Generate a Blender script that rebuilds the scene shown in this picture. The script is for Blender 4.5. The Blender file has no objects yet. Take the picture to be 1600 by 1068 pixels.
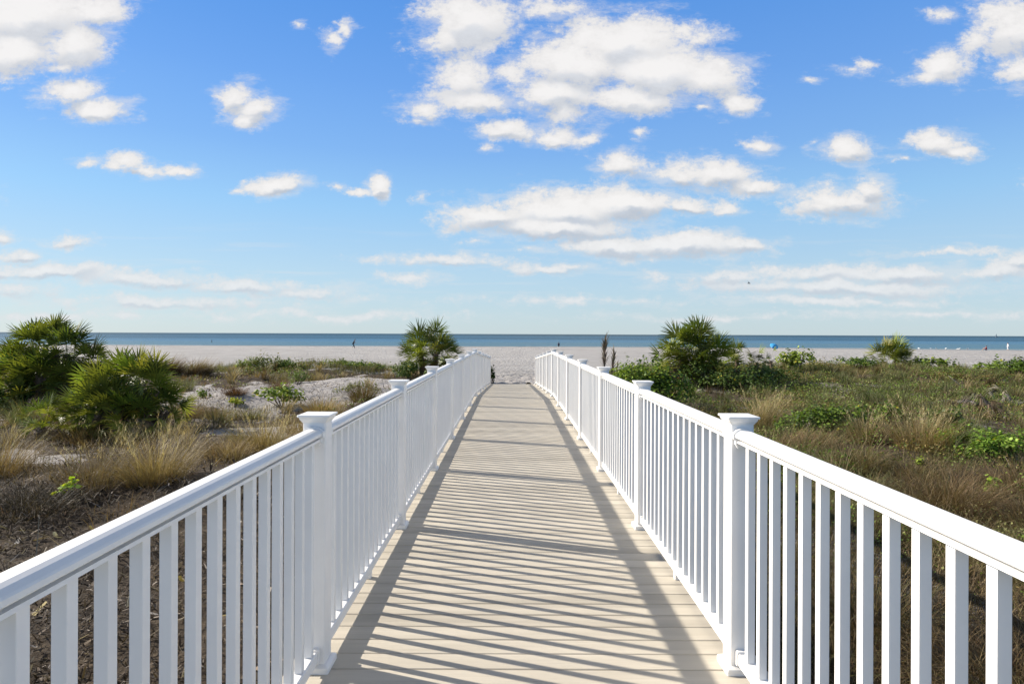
import bpy, bmesh, math, random
import numpy as np
from mathutils import Vector, Matrix

random.seed(7)
S = bpy.context.scene
COL = S.collection
PI = math.pi

# ------------------------------------------------------------------ measures (metres)
F = 960.0 / 1600.0                 # focal length in frame widths
EYE = 1.58                         # eye height above the deck
VX, VY = 798.5, 521.7              # vanishing point of the boardwalk in the photograph
ROLL = math.radians(0.226)
XL, XR = -0.917, 1.083             # post lines
Y1, STEP = 2.92, 2.12              # first post, post spacing
NPOST = 12
YBEND, YEND = Y1 + 6 * STEP, Y1 + 11 * STEP
DROP = 0.56
SUN_TO = Vector((-1.616, 0.567, 1.0)).normalized()


def deck_z(y):
    return 0.0 if y < YBEND else -DROP * (y - YBEND) / (YEND - YBEND)


# ------------------------------------------------------------------ noise for the terrain
def _hash(ix, iy, seed):
    h = (ix.astype(np.int64) * 374761393 + iy.astype(np.int64) * 668265263 + seed * 974634777) & 0xFFFFFFFF
    h = ((h ^ (h >> 13)) * 1274126177) & 0xFFFFFFFF
    h = h ^ (h >> 16)
    return (h & 0xFFFFFF) / float(0xFFFFFF)


def vnoise(x, y, seed=0):
    x = np.asarray(x, float); y = np.asarray(y, float)
    ix = np.floor(x); iy = np.floor(y)
    fx = x - ix; fy = y - iy
    fx = fx * fx * (3 - 2 * fx); fy = fy * fy * (3 - 2 * fy)
    a = _hash(ix, iy, seed); b = _hash(ix + 1, iy, seed)
    c = _hash(ix, iy + 1, seed); d = _hash(ix + 1, iy + 1, seed)
    return (a + (b - a) * fx) * (1 - fy) + (c + (d - c) * fx) * fy


def fbm(x, y, seed=0, oct=4):
    x = np.asarray(x, float); y = np.asarray(y, float)
    s = 0.0; a = 0.5; t = 0.0
    for i in range(oct):
        s = s + a * vnoise(x * 2 ** i + 13.7 * i, y * 2 ** i - 7.1 * i, seed + i)
        t += a; a *= 0.5
    return s / t


def sstep(a, b, x):
    t = np.clip((np.asarray(x, float) - a) / (b - a), 0, 1)
    return t * t * (3 - 2 * t)


def gauss(x, y, cx, cy, rx, ry):
    return np.exp(-((x - cx) / rx) ** 2 - ((y - cy) / ry) ** 2)


def ground_z(x, y):
    x = np.asarray(x, float); y = np.asarray(y, float)
    off = sstep(1.3, 4.0, np.abs(x - 0.08))
    z = -0.66 + off * ((fbm(x * .22, y * .22, 3) - .5) * .75 + (fbm(x * .9, y * .9, 9, 3) - .5) * .22)
    z = z + off * .33 * np.exp(-((y - 31) / 5.0) ** 2) * sstep(3, 7, np.abs(x))
    z = z + .42 * gauss(x, y, -8.6, 21.5, 2.6, 1.8) + .25 * gauss(x, y, -12.2, 19.2, 2.4, 1.6) + .3 * gauss(x, y, -5.6, 24.5, 2.6, 2.0)
    z = z + .25 * gauss(x, y, 7.5, 9.5, 3.0, 2.0) + .2 * gauss(x, y, 12, 15, 5, 3)
    z = z - .22 * gauss(x, y, 6.9, 6.6, .9, .7)
    zb = -.75 - .0066 * (y - 38) - .0021 * np.maximum(0, x - 50) + (fbm(x * .5, y * .5, 21, 3) - .5) * .10
    zb = np.where(y > 150, zb - .02 * (y - 150), zb)
    k = sstep(33, 40, y + (fbm(x * .3, y * .05, 5) - .5) * 5)
    z = z * (1 - k) + zb * k
    # trodden sand past the end of the boardwalk
    c = (1 - sstep(2.0, 5.0, np.abs(x))) * sstep(25.4, 27, y) * (1 - sstep(36, 42, y))
    z = z * (1 - c) + c * (-.66 - .006 * (y - 26) + (fbm(x * 2.2, y * 2.2, 31, 3) - .5) * .30)
    # keep the ground under the deck
    under = (1 - sstep(1.25, 2.2, np.abs(x - .08))) * (1 - sstep(26.3, 27, y))
    z = np.where(under > 0, z * (1 - under) + np.minimum(z, -.68) * under, z)
    return z


def sand_mask(x, y):
    x = np.asarray(x, float); y = np.asarray(y, float)
    n = fbm(x * .55, y * .55, 41, 4)
    m = sstep(34.0, 38.5, y + (n - .5) * 6)
    m = np.maximum(m, sstep(.30, .62, 1.5 * gauss(x, y, -8.6, 21.4, 4.4, 3.0) + n * .45 - .15))
    m = np.maximum(m, sstep(.30, .62, 1.4 * gauss(x, y, -5.6, 24.5, 3.2, 2.6) + n * .35 - .1))
    m = np.maximum(m, sstep(.35, .65, 1.3 * gauss(x, y, -12.2, 20.0, 3.0, 2.6) + n * .35 - .12))
    m = np.maximum(m, (1 - sstep(2.2, 4.2, np.abs(x) + (n - .5) * 2)) * sstep(24.5, 26.5, y))
    m = np.maximum(m, sstep(.54, .66, n) * sstep(8, 11, y) * np.where(x < 0, 1.0, .4))
    m = np.maximum(m, .6 * sstep(.5, .75, .8 * gauss(x, y, 15.3, 24, 1.6, .9) + n * .35))
    m = np.maximum(m, .75 * sstep(.45, .7, gauss(x, y, 8.2, 7.6, 1.5, 1.0) + n * .35))
    m = np.maximum(m, .5 * sstep(.45, .7, gauss(x, y, 3.2, 5.5, .9, 1.2) + n * .35))
    return m


def gp(px, py):
    """where the line of sight through a photo pixel meets the ground (a layout aid)"""
    c, s = math.cos(ROLL), math.sin(ROLL)
    dx, dy = px - VX, py - VY
    ux, uy = c * dx + s * dy, -s * dx + c * dy
    d = 3.0
    for _ in range(4000):
        x = ux * d / 960.0
        if EYE - uy * d / 960.0 <= float(ground_z(x, d)):
            break
        d += .05
    return ux * d / 960.0, d


def at_dist(px, d):
    return (px - VX) * d / 960.0


# ------------------------------------------------------------------ object helpers
def tag(o, label=None, cat=None, group=None, kind=None):
    if label: o['label'] = label
    if cat: o['category'] = cat
    if group: o['group'] = group
    if kind: o['kind'] = kind
    return o


def empty(name, loc, rz=0.0):
    o = bpy.data.objects.new(name, None)
    o.empty_display_size = .2
    o.location = loc; o.rotation_euler = (0, 0, rz)
    COL.objects.link(o)
    return o


def link(name, me, mat=None, parent=None, loc=(0, 0, 0)):
    o = bpy.data.objects.new(name, me)
    COL.objects.link(o)
    o.location = loc
    if mat is not None and not me.materials:
        me.materials.append(mat)
    if parent: o.parent = parent
    return o


def mesh_np(name, V, polys, C=None, smooth=False):
    """polys: list of (M,k) index arrays"""
    me = bpy.data.meshes.new(name)
    V = np.asarray(V, np.float32)
    me.vertices.add(len(V)); me.vertices.foreach_set('co', V.ravel())
    starts = []; loops = []; n = 0
    for P in polys:
        P = np.asarray(P, np.int32)
        if len(P) == 0: continue
        k = P.shape[1]
        starts.append(n + np.arange(len(P), dtype=np.int32) * k)
        loops.append(P.ravel()); n += P.size
    loops = np.concatenate(loops); starts = np.concatenate(starts)
    me.loops.add(len(loops)); me.loops.foreach_set('vertex_index', loops)
    me.polygons.add(len(starts)); me.polygons.foreach_set('loop_start', starts)
    if C is not None:
        C = np.asarray(C, np.float32)
        a = me.attributes.new('Col', 'FLOAT_COLOR', 'POINT')
        a.data.foreach_set('color', np.concatenate([C, np.ones((len(C), 1), np.float32)], 1).ravel())
    me.update(calc_edges=True)
    if smooth:
        me.polygons.foreach_set('use_smooth', np.ones(len(me.polygons), bool))
    me.validate()
    return me


class MB:
    """collects simple solids into one mesh"""
    def __init__(s): s.v = []; s.f = []; s.a = []
    def add(s, vs, fs, a=0.0):
        n = len(s.v); s.v += [tuple(v) for v in vs]; s.f += [tuple(i + n for i in f) for f in fs]; s.a += [a] * len(vs)
    def box(s, x0, x1, y0, y1, z0, z1, a=0.0):
        s.add([(x0, y0, z0), (x1, y0, z0), (x1, y1, z0), (x0, y1, z0), (x0, y0, z1), (x1, y0, z1), (x1, y1, z1), (x0, y1, z1)],
              [(0, 3, 2, 1), (4, 5, 6, 7), (0, 1, 5, 4), (1, 2, 6, 5), (2, 3, 7, 6), (3, 0, 4, 7)], a)
    def loft(s, rings, a=0.0):
        """rings of equal point counts, capped"""
        n = len(rings[0]); v = [p for r in rings for p in r]; f = []
        for i in range(len(rings) - 1):
            for j in range(n):
                f.append((i * n + j, i * n + (j + 1) % n, (i + 1) * n + (j + 1) % n, (i + 1) * n + j))
        f.append(tuple(reversed(range(n)))); f.append(tuple(range((len(rings) - 1) * n, len(rings) * n)))
        s.add(v, f, a)
    def tube(s, pts, radii, n=7, a=0.0):
        rings = []
        for i, p in enumerate(pts):
            p = Vector(p)
            q = Vector(pts[min(i + 1, len(pts) - 1)]) - Vector(pts[max(i - 1, 0)])
            q.normalize()
            u = q.cross(Vector((.31, .87, .38)));  u.normalize(); w = q.cross(u)
            rings.append([p + (u * math.cos(2 * PI * k / n) + w * math.sin(2 * PI * k / n)) * radii[i] for k in range(n)])
        s.loft(rings, a)
    def mesh(s, name, smooth=False, bevel=0.0, attr=None):
        me = bpy.data.meshes.new(name)
        me.from_pydata(s.v, [], s.f); me.update()
        if attr:
            at = me.attributes.new(attr, 'FLOAT', 'POINT'); at.data.foreach_set('value', s.a)
        bm = bmesh.new(); bm.from_mesh(me)
        bmesh.ops.recalc_face_normals(bm, faces=bm.faces)
        if bevel:
            bmesh.ops.bevel(bm, geom=list(bm.edges), offset=bevel, segments=2, profile=.6, affect='EDGES', clamp_overlap=True)
        bm.to_mesh(me); bm.free()
        if smooth:
            for p in me.polygons: p.use_smooth = True
        return me


# ------------------------------------------------------------------ materials
def newmat(name):
    m = bpy.data.materials.new(name); m.use_nodes = True
    nt = m.node_tree; nt.nodes.clear()
    out = nt.nodes.new('ShaderNodeOutputMaterial')
    return m, nt, out


def N(nt, t, **kw):
    n = nt.nodes.new(t)
    for k, v in kw.items(): setattr(n, k, v)
    return n


def setin(n, **kw):
    for k, v in kw.items(): n.inputs[k.replace('_', ' ')].default_value = v
    return n


def mixc(nt, fac, a, b, mode='MIX'):
    m = N(nt, 'ShaderNodeMix', data_type='RGBA', blend_type=mode)
    for sock, val in ((m.inputs[0], fac), (m.inputs[6], a), (m.inputs[7], b)):
        if hasattr(val, 'is_output') or isinstance(val, bpy.types.NodeSocket): nt.links.new(val, sock)
        elif isinstance(val, tuple): sock.default_value = (*val, 1) if len(val) == 3 else val
        else: sock.default_value = val
    return m.outputs[2]


def math_(nt, op, a, b=None, c=None, clamp=False):
    m = N(nt, 'ShaderNodeMath', operation=op); m.use_clamp = clamp
    for i, v in enumerate((a, b, c)):
        if v is None: continue
        if isinstance(v, bpy.types.NodeSocket): nt.links.new(v, m.inputs[i])
        else: m.inputs[i].default_value = v
    return m.outputs[0]


def maprange(nt, v, a, b, c=0.0, d=1.0, smooth=True):
    m = N(nt, 'ShaderNodeMapRange'); m.interpolation_type = 'SMOOTHSTEP' if smooth else 'LINEAR'
    nt.links.new(v, m.inputs[0])
    for i, x in enumerate((a, b, c, d)): m.inputs[i + 1].default_value = x
    return m.outputs[0]


def noise(nt, vec, scale, detail=4, rough=.55, dim='3D'):
    n = N(nt, 'ShaderNodeTexNoise', noise_dimensions=dim)
    setin(n, Scale=scale, Detail=detail, Roughness=rough)
    if vec is not None: nt.links.new(vec, n.inputs['Vector'])
    return n


def scaled(nt, vec, s):
    m = N(nt, 'ShaderNodeVectorMath', operation='MULTIPLY'); nt.links.new(vec, m.inputs[0]); m.inputs[1].default_value = s
    return m.outputs[0]


def mat_plain(name, col, rough=.5, var=.12, scale=20):
    m, nt, out = newmat(name)
    p = N(nt, 'ShaderNodeBsdfPrincipled'); tc = N(nt, 'ShaderNodeTexCoord')
    nz = noise(nt, tc.outputs['Object'], scale)
    c = mixc(nt, nz.outputs[0], tuple(v * (1 - var) for v in col), tuple(min(1, v * (1 + var)) for v in col))
    nt.links.new(c, p.inputs['Base Color']); p.inputs['Roughness'].default_value = rough
    nt.links.new(p.outputs[0], out.inputs[0])
    return m


def mat_leaf(name, rough=.5, trans=.25, spec=.4, gain=(1, 1, 1)):
    m, nt, out = newmat(name)
    a = N(nt, 'ShaderNodeAttribute'); a.attribute_name = 'Col'
    p = N(nt, 'ShaderNodeBsdfPrincipled'); setin(p, Roughness=rough)
    p.inputs['Specular IOR Level'].default_value = spec
    base = mixc(nt, 1.0, a.outputs['Color'], gain, 'MULTIPLY')
    nt.links.new(base, p.inputs['Base Color'])
    t = N(nt, 'ShaderNodeBsdfTranslucent')
    warm = mixc(nt, 1.0, base, (1.25, 1.25, .7), 'MULTIPLY')
    nt.links.new(warm, t.inputs['Color'])
    mx = N(nt, 'ShaderNodeMixShader'); mx.inputs[0].default_value = trans
    nt.links.new(p.outputs[0], mx.inputs[1]); nt.links.new(t.outputs[0], mx.inputs[2])
    nt.links.new(mx.outputs[0], out.inputs[0])
    return m


def mat_white():
    m, nt, out = newmat('white_composite')
    p = N(nt, 'ShaderNodeBsdfPrincipled'); g = N(nt, 'ShaderNodeNewGeometry')
    n1 = noise(nt, g.outputs['Position'], 3.0, 5, .6)
    n2 = noise(nt, scaled(nt, g.outputs['Position'], (60, 60, 4)), 1.0, 3, .6)
    f = maprange(nt, n1.outputs[0], .35, .7)
    c = mixc(nt, f, (.785, .77, .745), (.83, .815, .79))
    c = mixc(nt, maprange(nt, n2.outputs[0], .62, .8, 0, .18), c, (.70, .69, .66))
    nt.links.new(c, p.inputs['Base Color'])
    nt.links.new(maprange(nt, n2.outputs[0], .3, .7, .32, .48), p.inputs['Roughness'])
    b = N(nt, 'ShaderNodeBump'); setin(b, Strength=.05, Distance=.002); nt.links.new(n2.outputs[0], b.inputs['Height'])
    nt.links.new(b.outputs[0], p.inputs['Normal'])
    nt.links.new(p.outputs[0], out.inputs[0])
    return m


def mat_deck():
    m, nt, out = newmat('composite_decking')
    p = N(nt, 'ShaderNodeBsdfPrincipled'); g = N(nt, 'ShaderNodeNewGeometry')
    a = N(nt, 'ShaderNodeAttribute'); a.attribute_name = 'board'
    off = N(nt, 'ShaderNodeCombineXYZ'); nt.links.new(math_(nt, 'MULTIPLY', a.outputs['Fac'], 37.0), off.inputs[0])
    ad = N(nt, 'ShaderNodeVectorMath', operation='ADD'); nt.links.new(g.outputs['Position'], ad.inputs[0]); nt.links.new(off.outputs[0], ad.inputs[1])
    grain = noise(nt, scaled(nt, ad.outputs[0], (2.2, 120, 20)), 1.0, 5, .65)
    broad = noise(nt, scaled(nt, ad.outputs[0], (.9, 9, 3)), 1.0, 4, .6)
    blot = noise(nt, g.outputs['Position'], 1.6, 6, .62)
    c = mixc(nt, a.outputs['Fac'], (.375, .338, .275), (.515, .468, .385))
    c = mixc(nt, maprange(nt, broad.outputs[0], .35, .7, 0, .55), c, (.60, .545, .45))
    c = mixc(nt, maprange(nt, grain.outputs[0], .45, .72, 0, .32), c, (.36, .315, .235))
    c = mixc(nt, maprange(nt, blot.outputs[0], .58, .74, 0, .28), c, (.40, .35, .27))
    sp = noise(nt, g.outputs['Position'], 55, 3, .7)
    c = mixc(nt, maprange(nt, sp.outputs[0], .70, .76, 0, .45), c, (.66, .62, .54))
    nt.links.new(c, p.inputs['Base Color'])
    setin(p, Roughness=.62)
    b = N(nt, 'ShaderNodeBump'); setin(b, Strength=.25, Distance=.003); nt.links.new(grain.outputs[0], b.inputs['Height'])
    nt.links.new(b.outputs[0], p.inputs['Normal'])
    nt.links.new(p.outputs[0], out.inputs[0])
    return m


def mat_ground():
    m, nt, out = newmat('dune_ground')
    p = N(nt, 'ShaderNodeBsdfPrincipled'); g = N(nt, 'ShaderNodeNewGeometry'); P = g.outputs['Position']
    a = N(nt, 'ShaderNodeAttribute'); a.attribute_name = 'sand'
    w = N(nt, 'ShaderNodeAttribute'); w.attribute_name = 'wet'
    n0 = noise(nt, P, .35, 5, .6); n1 = noise(nt, P, 2.3, 6, .65); n2 = noise(nt, P, 14, 5, .7); n3 = noise(nt, P, 70, 4, .7)
    sand = mixc(nt, maprange(nt, n0.outputs[0], .3, .7), (.375, .357, .342), (.455, .44, .425))
    sand = mixc(nt, maprange(nt, n2.outputs[0], .5, .75, 0, .35), sand, (.42, .375, .34))
    sand = mixc(nt, maprange(nt, n3.outputs[0], .66, .74, 0, .6), sand, (.22, .17, .13))
    sy = N(nt, 'ShaderNodeSeparateXYZ'); nt.links.new(P, sy.inputs[0])
    sand = mixc(nt, maprange(nt, sy.outputs[1], 26, 36, .75, 0), sand, (.50, .465, .44))
    nb = noise(nt, scaled(nt, P, (.05, .35, 1)), 1.0, 6, .65); nf = noise(nt, scaled(nt, P, (.7, 1.6, 1)), 1.0, 5, .75)
    sand = mixc(nt, maprange(nt, nb.outputs[0], .50, .70, 0, .5), sand, (.27, .245, .225))
    sand = mixc(nt, maprange(nt, nf.outputs[0], .55, .70, 0, .4), sand, (.25, .225, .205))
    sand = mixc(nt, maprange(nt, n3.outputs[0], .66, .74, 0, .6), sand, (.22, .17, .13))
    soil = mixc(nt, maprange(nt, n1.outputs[0], .3, .7), (.036, .026, .018), (.105, .078, .052))
    soil = mixc(nt, maprange(nt, n2.outputs[0], .48, .72, 0, .8), soil, (.20, .155, .105))
    soil = mixc(nt, maprange(nt, n3.outputs[0], .60, .72, 0, .7), soil, (.34, .29, .23))
    edge = math_(nt, 'ADD', a.outputs['Fac'], math_(nt, 'ADD', math_(nt, 'MULTIPLY', math_(nt, 'SUBTRACT', n2.outputs[0], .5), 1.3), math_(nt, 'MULTIPLY', math_(nt, 'SUBTRACT', n1.outputs[0], .47), 1.1)))
    c = mixc(nt, maprange(nt, edge, .3, .62), soil, sand)
    c = mixc(nt, w.outputs['Fac'], c, (.27, .235, .20))
    nt.links.new(c, p.inputs['Base Color'])
    nt.links.new(maprange(nt, w.outputs['Fac'], 0, 1, .95, .35, False), p.inputs['Roughness'])
    p.inputs['Specular IOR Level'].default_value = .2
    vor = N(nt, 'ShaderNodeTexVoronoi'); setin(vor, Scale=2.2, Randomness=1.0); nt.links.new(P, vor.inputs['Vector'])
    foot = maprange(nt, vor.outputs['Distance'], .0, .45)
    h = math_(nt, 'ADD', math_(nt, 'MULTIPLY', foot, 1.0), math_(nt, 'ADD', math_(nt, 'MULTIPLY', n2.outputs[0], .7), math_(nt, 'ADD', math_(nt, 'MULTIPLY', n3.outputs[0], .25), math_(nt, 'MULTIPLY', nf.outputs[0], 1.6))))
    b = N(nt, 'ShaderNodeBump'); setin(b, Strength=1.0, Distance=.16); nt.links.new(h, b.inputs['Height'])
    nt.links.new(b.outputs[0], p.inputs['Normal'])
    nt.links.new(p.outputs[0], out.inputs[0])
    return m


def mat_sea():
    m, nt, out = newmat('sea_water')
    p = N(nt, 'ShaderNodeBsdfPrincipled'); g = N(nt, 'ShaderNodeNewGeometry'); P = g.outputs['Position']
    sx = N(nt, 'ShaderNodeSeparateXYZ'); nt.links.new(P, sx.inputs[0])
    lg = math_(nt, 'LOGARITHM', math_(nt, 'MAXIMUM', sx.outputs[1], 100.0), 10.0)       # 2.1 .. 4.3
    cb = N(nt, 'ShaderNodeCombineXYZ')
    nt.links.new(math_(nt, 'MULTIPLY', sx.outputs[0], .0016), cb.inputs[0]); nt.links.new(math_(nt, 'MULTIPLY', lg, 11.0), cb.inputs[1])
    st = noise(nt, cb.outputs[0], 1.0, 5, .6)
    d = math_(nt, 'ADD', lg, math_(nt, 'MULTIPLY', math_(nt, 'SUBTRACT', st.outputs[0], .5), .55))
    r = N(nt, 'ShaderNodeValToRGB'); cr = r.color_ramp
    nt.links.new(maprange(nt, d, 2.1, 3.6, 0, 1, False), r.inputs[0])
    cr.elements[0].position = 0; cr.elements[0].color = (.12, .19, .21, 1)
    cr.elements[1].position = 1; cr.elements[1].color = (.008, .042, .062, 1)
    for pos, c in ((.10, (.075, .16, .205)), (.24, (.055, .155, .25)), (.36, (.014, .066, .105)), (.48, (.036, .115, .185)), (.58, (.012, .058, .09)), (.75, (.010, .050, .075))):
        e = cr.elements.new(pos); e.color = (*c, 1)
    nt.links.new(r.outputs[0], p.inputs['Base Color'])
    setin(p, Roughness=.45); p.inputs['Specular IOR Level'].default_value = .22
    w1 = noise(nt, scaled(nt, P, (.35, 1.1, 1)), 1.0, 4, .6)
    b = N(nt, 'ShaderNodeBump'); setin(b, Strength=1.0, Distance=.6); nt.links.new(w1.outputs[0], b.inputs['Height'])
    nt.links.new(b.outputs[0], p.inputs['Normal'])
    nt.links.new(p.outputs[0], out.inputs[0])
    return m


M_WHITE = mat_white(); M_DECK = mat_deck(); M_GROUND = mat_ground(); M_SEA = mat_sea()
M_BEAM = mat_plain('treated_timber', (.20, .15, .10), .8)
M_FROND = mat_leaf('palm_leaf', .46, .30, .3, (1.75, 1.55, 1.1))
M_DEADLEAF = mat_leaf('dead_leaf', .75, .15, .2)
M_GRASS = mat_leaf('grass_blade', .6, .28, .3, (1.42, 1.42, 1.22))
M_LEAF = mat_leaf('shrub_leaf', .55, .30, .22, (1.75, 1.75, 1.15))
M_BARK = mat_plain('palm_bark', (.13, .09, .06), .9, .4, 30)
M_STEM = mat_plain('woody_stem', (.11, .08, .05), .85, .3, 30)
M_FOAM = mat_plain('sea_foam', (.75, .77, .78), .6)


# ------------------------------------------------------------------ ground, sea
def build_ground():
    geo = [30 * 1.09 ** i for i in range(1, 32)]
    xs = np.array([-g for g in reversed(geo)] + list(np.arange(-30, 30.01, .2)) + geo)
    ys = np.concatenate([np.arange(-8, 46, .2), np.arange(46, 185, 1.0)])
    X, Y = np.meshgrid(xs, ys)
    Z = ground_z(X, Y)
    sand = sand_mask(X, Y)
    V = np.stack([X, Y, Z], -1).reshape(-1, 3)
    nx, ny = len(xs), len(ys)
    i = np.arange(nx * ny).reshape(ny, nx)
    Q = np.stack([i[:-1, :-1], i[:-1, 1:], i[1:, 1:], i[1:, :-1]], -1).reshape(-1, 4)
    me = mesh_np('ground', V, [Q], None, True)
    a = me.attributes.new('sand', 'FLOAT', 'POINT'); a.data.foreach_set('value', sand.ravel().astype(np.float32))
    wet = 1 - sstep(-1.49, -1.40, Z); wet = wet * (Y > 60)
    a = me.attributes.new('wet', 'FLOAT', 'POINT'); a.data.foreach_set('value', wet.ravel().astype(np.float32))
    tag(link('ground', me, M_GROUND), kind='structure', label='pale sandy ground of the dunes and beach with brown litter near the boardwalk')


build_ground()
SEA_Z = -1.5
me = mesh_np('sea', [(-30000, 95, SEA_Z), (30000, 95, SEA_Z), (30000, 60000, SEA_Z), (-30000, 60000, SEA_Z)], [np.array([[0, 1, 2, 3]])])
tag(link('sea', me, M_SEA), kind='structure', label='calm blue sea reaching the horizon')


# ------------------------------------------------------------------ boardwalk
def build_boardwalk():
    root = empty('boardwalk', (0, 0, 0))
    tag(root, 'beige composite plank boardwalk running straight down to the beach', 'boardwalk', kind='structure')
    mb = MB(); rng = random.Random(3)
    pitch, gap = .1412, .0065
    y = Y1 - .02 - pitch * 26
    x0, x1 = XL - .13, XR + .13
    while y < YEND + .10:
        ya, yb = y + gap / 2, y + pitch - gap / 2
        za, zb = deck_z(ya), deck_z(yb); t = .024; c = .004
        dz = rng.uniform(-.0006, .0006); xa = x0 + rng.uniform(-.003, .003); xb = x1 + rng.uniform(-.003, .003)
        prof = [(ya, za - t), (yb, zb - t), (yb, zb - c), (yb - c, zb), (ya + c, za), (ya, za - c)]
        mb.loft([[(xa, p, q + dz) for p, q in prof], [(xb, p, q + dz) for p, q in prof]], rng.random())
        y += pitch
    link('decking', mb.mesh('decking', attr='board'), M_DECK, root)
    for xx in (x0 + .04, (x0 + x1) / 2, x1 - .08):
        b = MB()
        pts = [-.8, YBEND, YEND + .08]
        b.loft([[(xx, q, deck_z(q) - .026 - .22), (xx + .04, q, deck_z(q) - .026 - .22), (xx + .04, q, deck_z(q) - .026), (xx, q, deck_z(q) - .026)] for q in pts])
        link('joist', b.mesh('joist'), M_BEAM, root)


build_boardwalk()


# ------------------------------------------------------------------ railings
def square_ring(h, z, ch=.18):
    c = h * ch
    return [(-h, -h + c, z), (-h + c, -h, z), (h - c, -h, z), (h, -h + c, z), (h, h - c, z), (h - c, h, z), (-h + c, h, z), (-h, h - c, z)]


PW = .0525
mb = MB(); mb.loft([square_ring(PW, -.02, .07), square_ring(PW, 1.1645, .07)]); ME_SHAFT = mb.mesh('post')
mb = MB(); mb.loft([square_ring(h, z, .05) for h, z in ((PW + .001, 1.1615), (PW + .003, 1.163), (PW + .0045, 1.167), (.0605, 1.1715), (.0650, 1.1775), (.0675, 1.184), (.0680, 1.1885), (.0735, 1.1895), (.0745, 1.1910), (.0745, 1.1975), (.0735, 1.1992), (.030, 1.2025))])
ME_CAP = mb.mesh('post_cap')
mb = MB(); mb.loft([square_ring(h, z, .05) for h, z in ((.0745, .001), (.0745, .024), (.0725, .028), (PW + .007, .036), (PW + .002, .037))]); ME_BASE = mb.mesh('post_base')

TOP, BOT = 1.138, .052
# cross sections (x, z) of the rails
CROWN = [(-.044, 1.107), (-.044, 1.118), (-.041, 1.123), (-.030, 1.133), (-.018, 1.138), (.018, 1.138), (.030, 1.133), (.041, 1.123), (.044, 1.118), (.044, 1.107), (.041, 1.103), (-.041, 1.103)]
SUB = [(-.035, 1.080), (-.035, 1.0905), (-.012, 1.0912), (-.012, 1.1035), (.012, 1.1035), (.012, 1.0912), (.035, 1.0905), (.035, 1.080)]
LOW = [(-.026, .054), (-.026, .101), (-.020, .106), (.020, .106), (.026, .101), (.026, .054)]
ya_, yb_ = PW + .002, STEP - PW - .002
BH = .0165
NB = 16
mb = MB(); mb.box(-BH, BH, -BH, BH, .1062, 1.0798); ME_BALUSTER = mb.mesh('baluster', bevel=.002)


def rail_mesh(name, prof, y0, y1, dz):
    b = MB(); b.loft([[(x, q, z + dz * q / STEP) for x, z in prof] for q in (y0, y1)])
    return b.mesh(name)


def bracket_mesh(kind, s):
    b = MB()
    if kind == 'top':
        prof = [(-.0505, 1.098), (-.0505, 1.122), (-.033, 1.1395), (-.018, 1.1445), (.018, 1.1445), (.033, 1.1395), (.0505, 1.122), (.0505, 1.098), (.040, 1.090), (.040, 1.072), (.030, 1.055), (-.030, 1.055), (-.040, 1.072), (-.040, 1.090)]
    else:
        prof = [(-.031, .048), (-.031, .108), (-.026, .115), (.026, .115), (.031, .108), (.031, .048)]
    b.loft([[(x, s * .012, z) for x, z in prof], [(x, -s * .012, z) for x, z in prof]])
    return b.mesh('bracket')


ME_BR = {(k, s): bracket_mesh(k, s) for k in ('top', 'low') for s in (1, -1)}
mb = MB(); mb.box(-.019, .019, -.022, .022, .0005, .0535); ME_FOOT = mb.mesh('foot_block', bevel=.003)
RAILS = {}


def build_railing(X, label):
    root = empty('railing', (X, 0, 0))
    tag(root, label, 'railing', 'white railings along the boardwalk')
    posts = [Y1 + STEP * k for k in range(-1, NPOST)]
    for y in posts:
        p = link('post', ME_SHAFT, M_WHITE, root, (0, y, deck_z(y)))
        link('post_cap', ME_CAP, M_WHITE, p); link('post_base', ME_BASE, M_WHITE, p)
    far = MB()
    for k in range(len(posts) - 1):
        y0 = posts[k]; z0 = deck_z(y0); dz = deck_z(posts[k + 1]) - z0
        sec = empty('rail_section', (0, y0, z0)); sec.parent = root
        key = 1 if abs(dz) > 1e-4 else 0
        if key not in RAILS:
            RAILS[key] = (rail_mesh('handrail', CROWN, ya_, yb_, dz), rail_mesh('handrail_base', SUB, ya_, yb_, dz), rail_mesh('bottom_rail', LOW, ya_, yb_, dz))
        for nm, m_ in zip(('handrail', 'handrail_base', 'bottom_rail'), RAILS[key]): link(nm, m_, M_WHITE, sec)
        for kind in ('top', 'low'):
            link('bracket', ME_BR[(kind, 1)], M_WHITE, sec, (0, PW + .0125, dz * .03))
            link('bracket', ME_BR[(kind, -1)], M_WHITE, sec, (0, STEP - PW - .0125, dz * .97))
        link('foot_block', ME_FOOT, M_WHITE, sec, (0, STEP / 2, dz / 2))
        pitch = (STEP - 2 * PW - .125) / (NB - 1)
        for j in range(NB):
            q = PW + .0625 + pitch * j
            if k == 0:      # the section beside the viewer is a touch longer
                q = STEP - PW - .0625 - .1283 * (NB - 1 - j) - (.033 if X > 0 else 0)
                if q < PW + .02: continue
            if k < 6:
                link('baluster', ME_BALUSTER, M_WHITE, sec, (0, q, dz * q / STEP))
            else:
                zz = z0 + dz * q / STEP
                far.box(-BH, BH, y0 + q - BH, y0 + q + BH, zz + .105, zz + 1.084)
    tag(link('baluster', far.mesh('baluster'), M_WHITE, root), 'far slim white balusters down the ramp', kind='stuff')


build_railing(XL, 'long white post and baluster railing on the left, its walkway face in shade')
build_railing(XR, 'long white post and baluster railing on the right, its walkway face sunlit')


# ------------------------------------------------------------------ plant generators (numpy)
def colmix(a, b, t):
    a = np.asarray(a, float); b = np.asarray(b, float)
    return a + (b - a) * np.asarray(t)[..., None]


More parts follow.
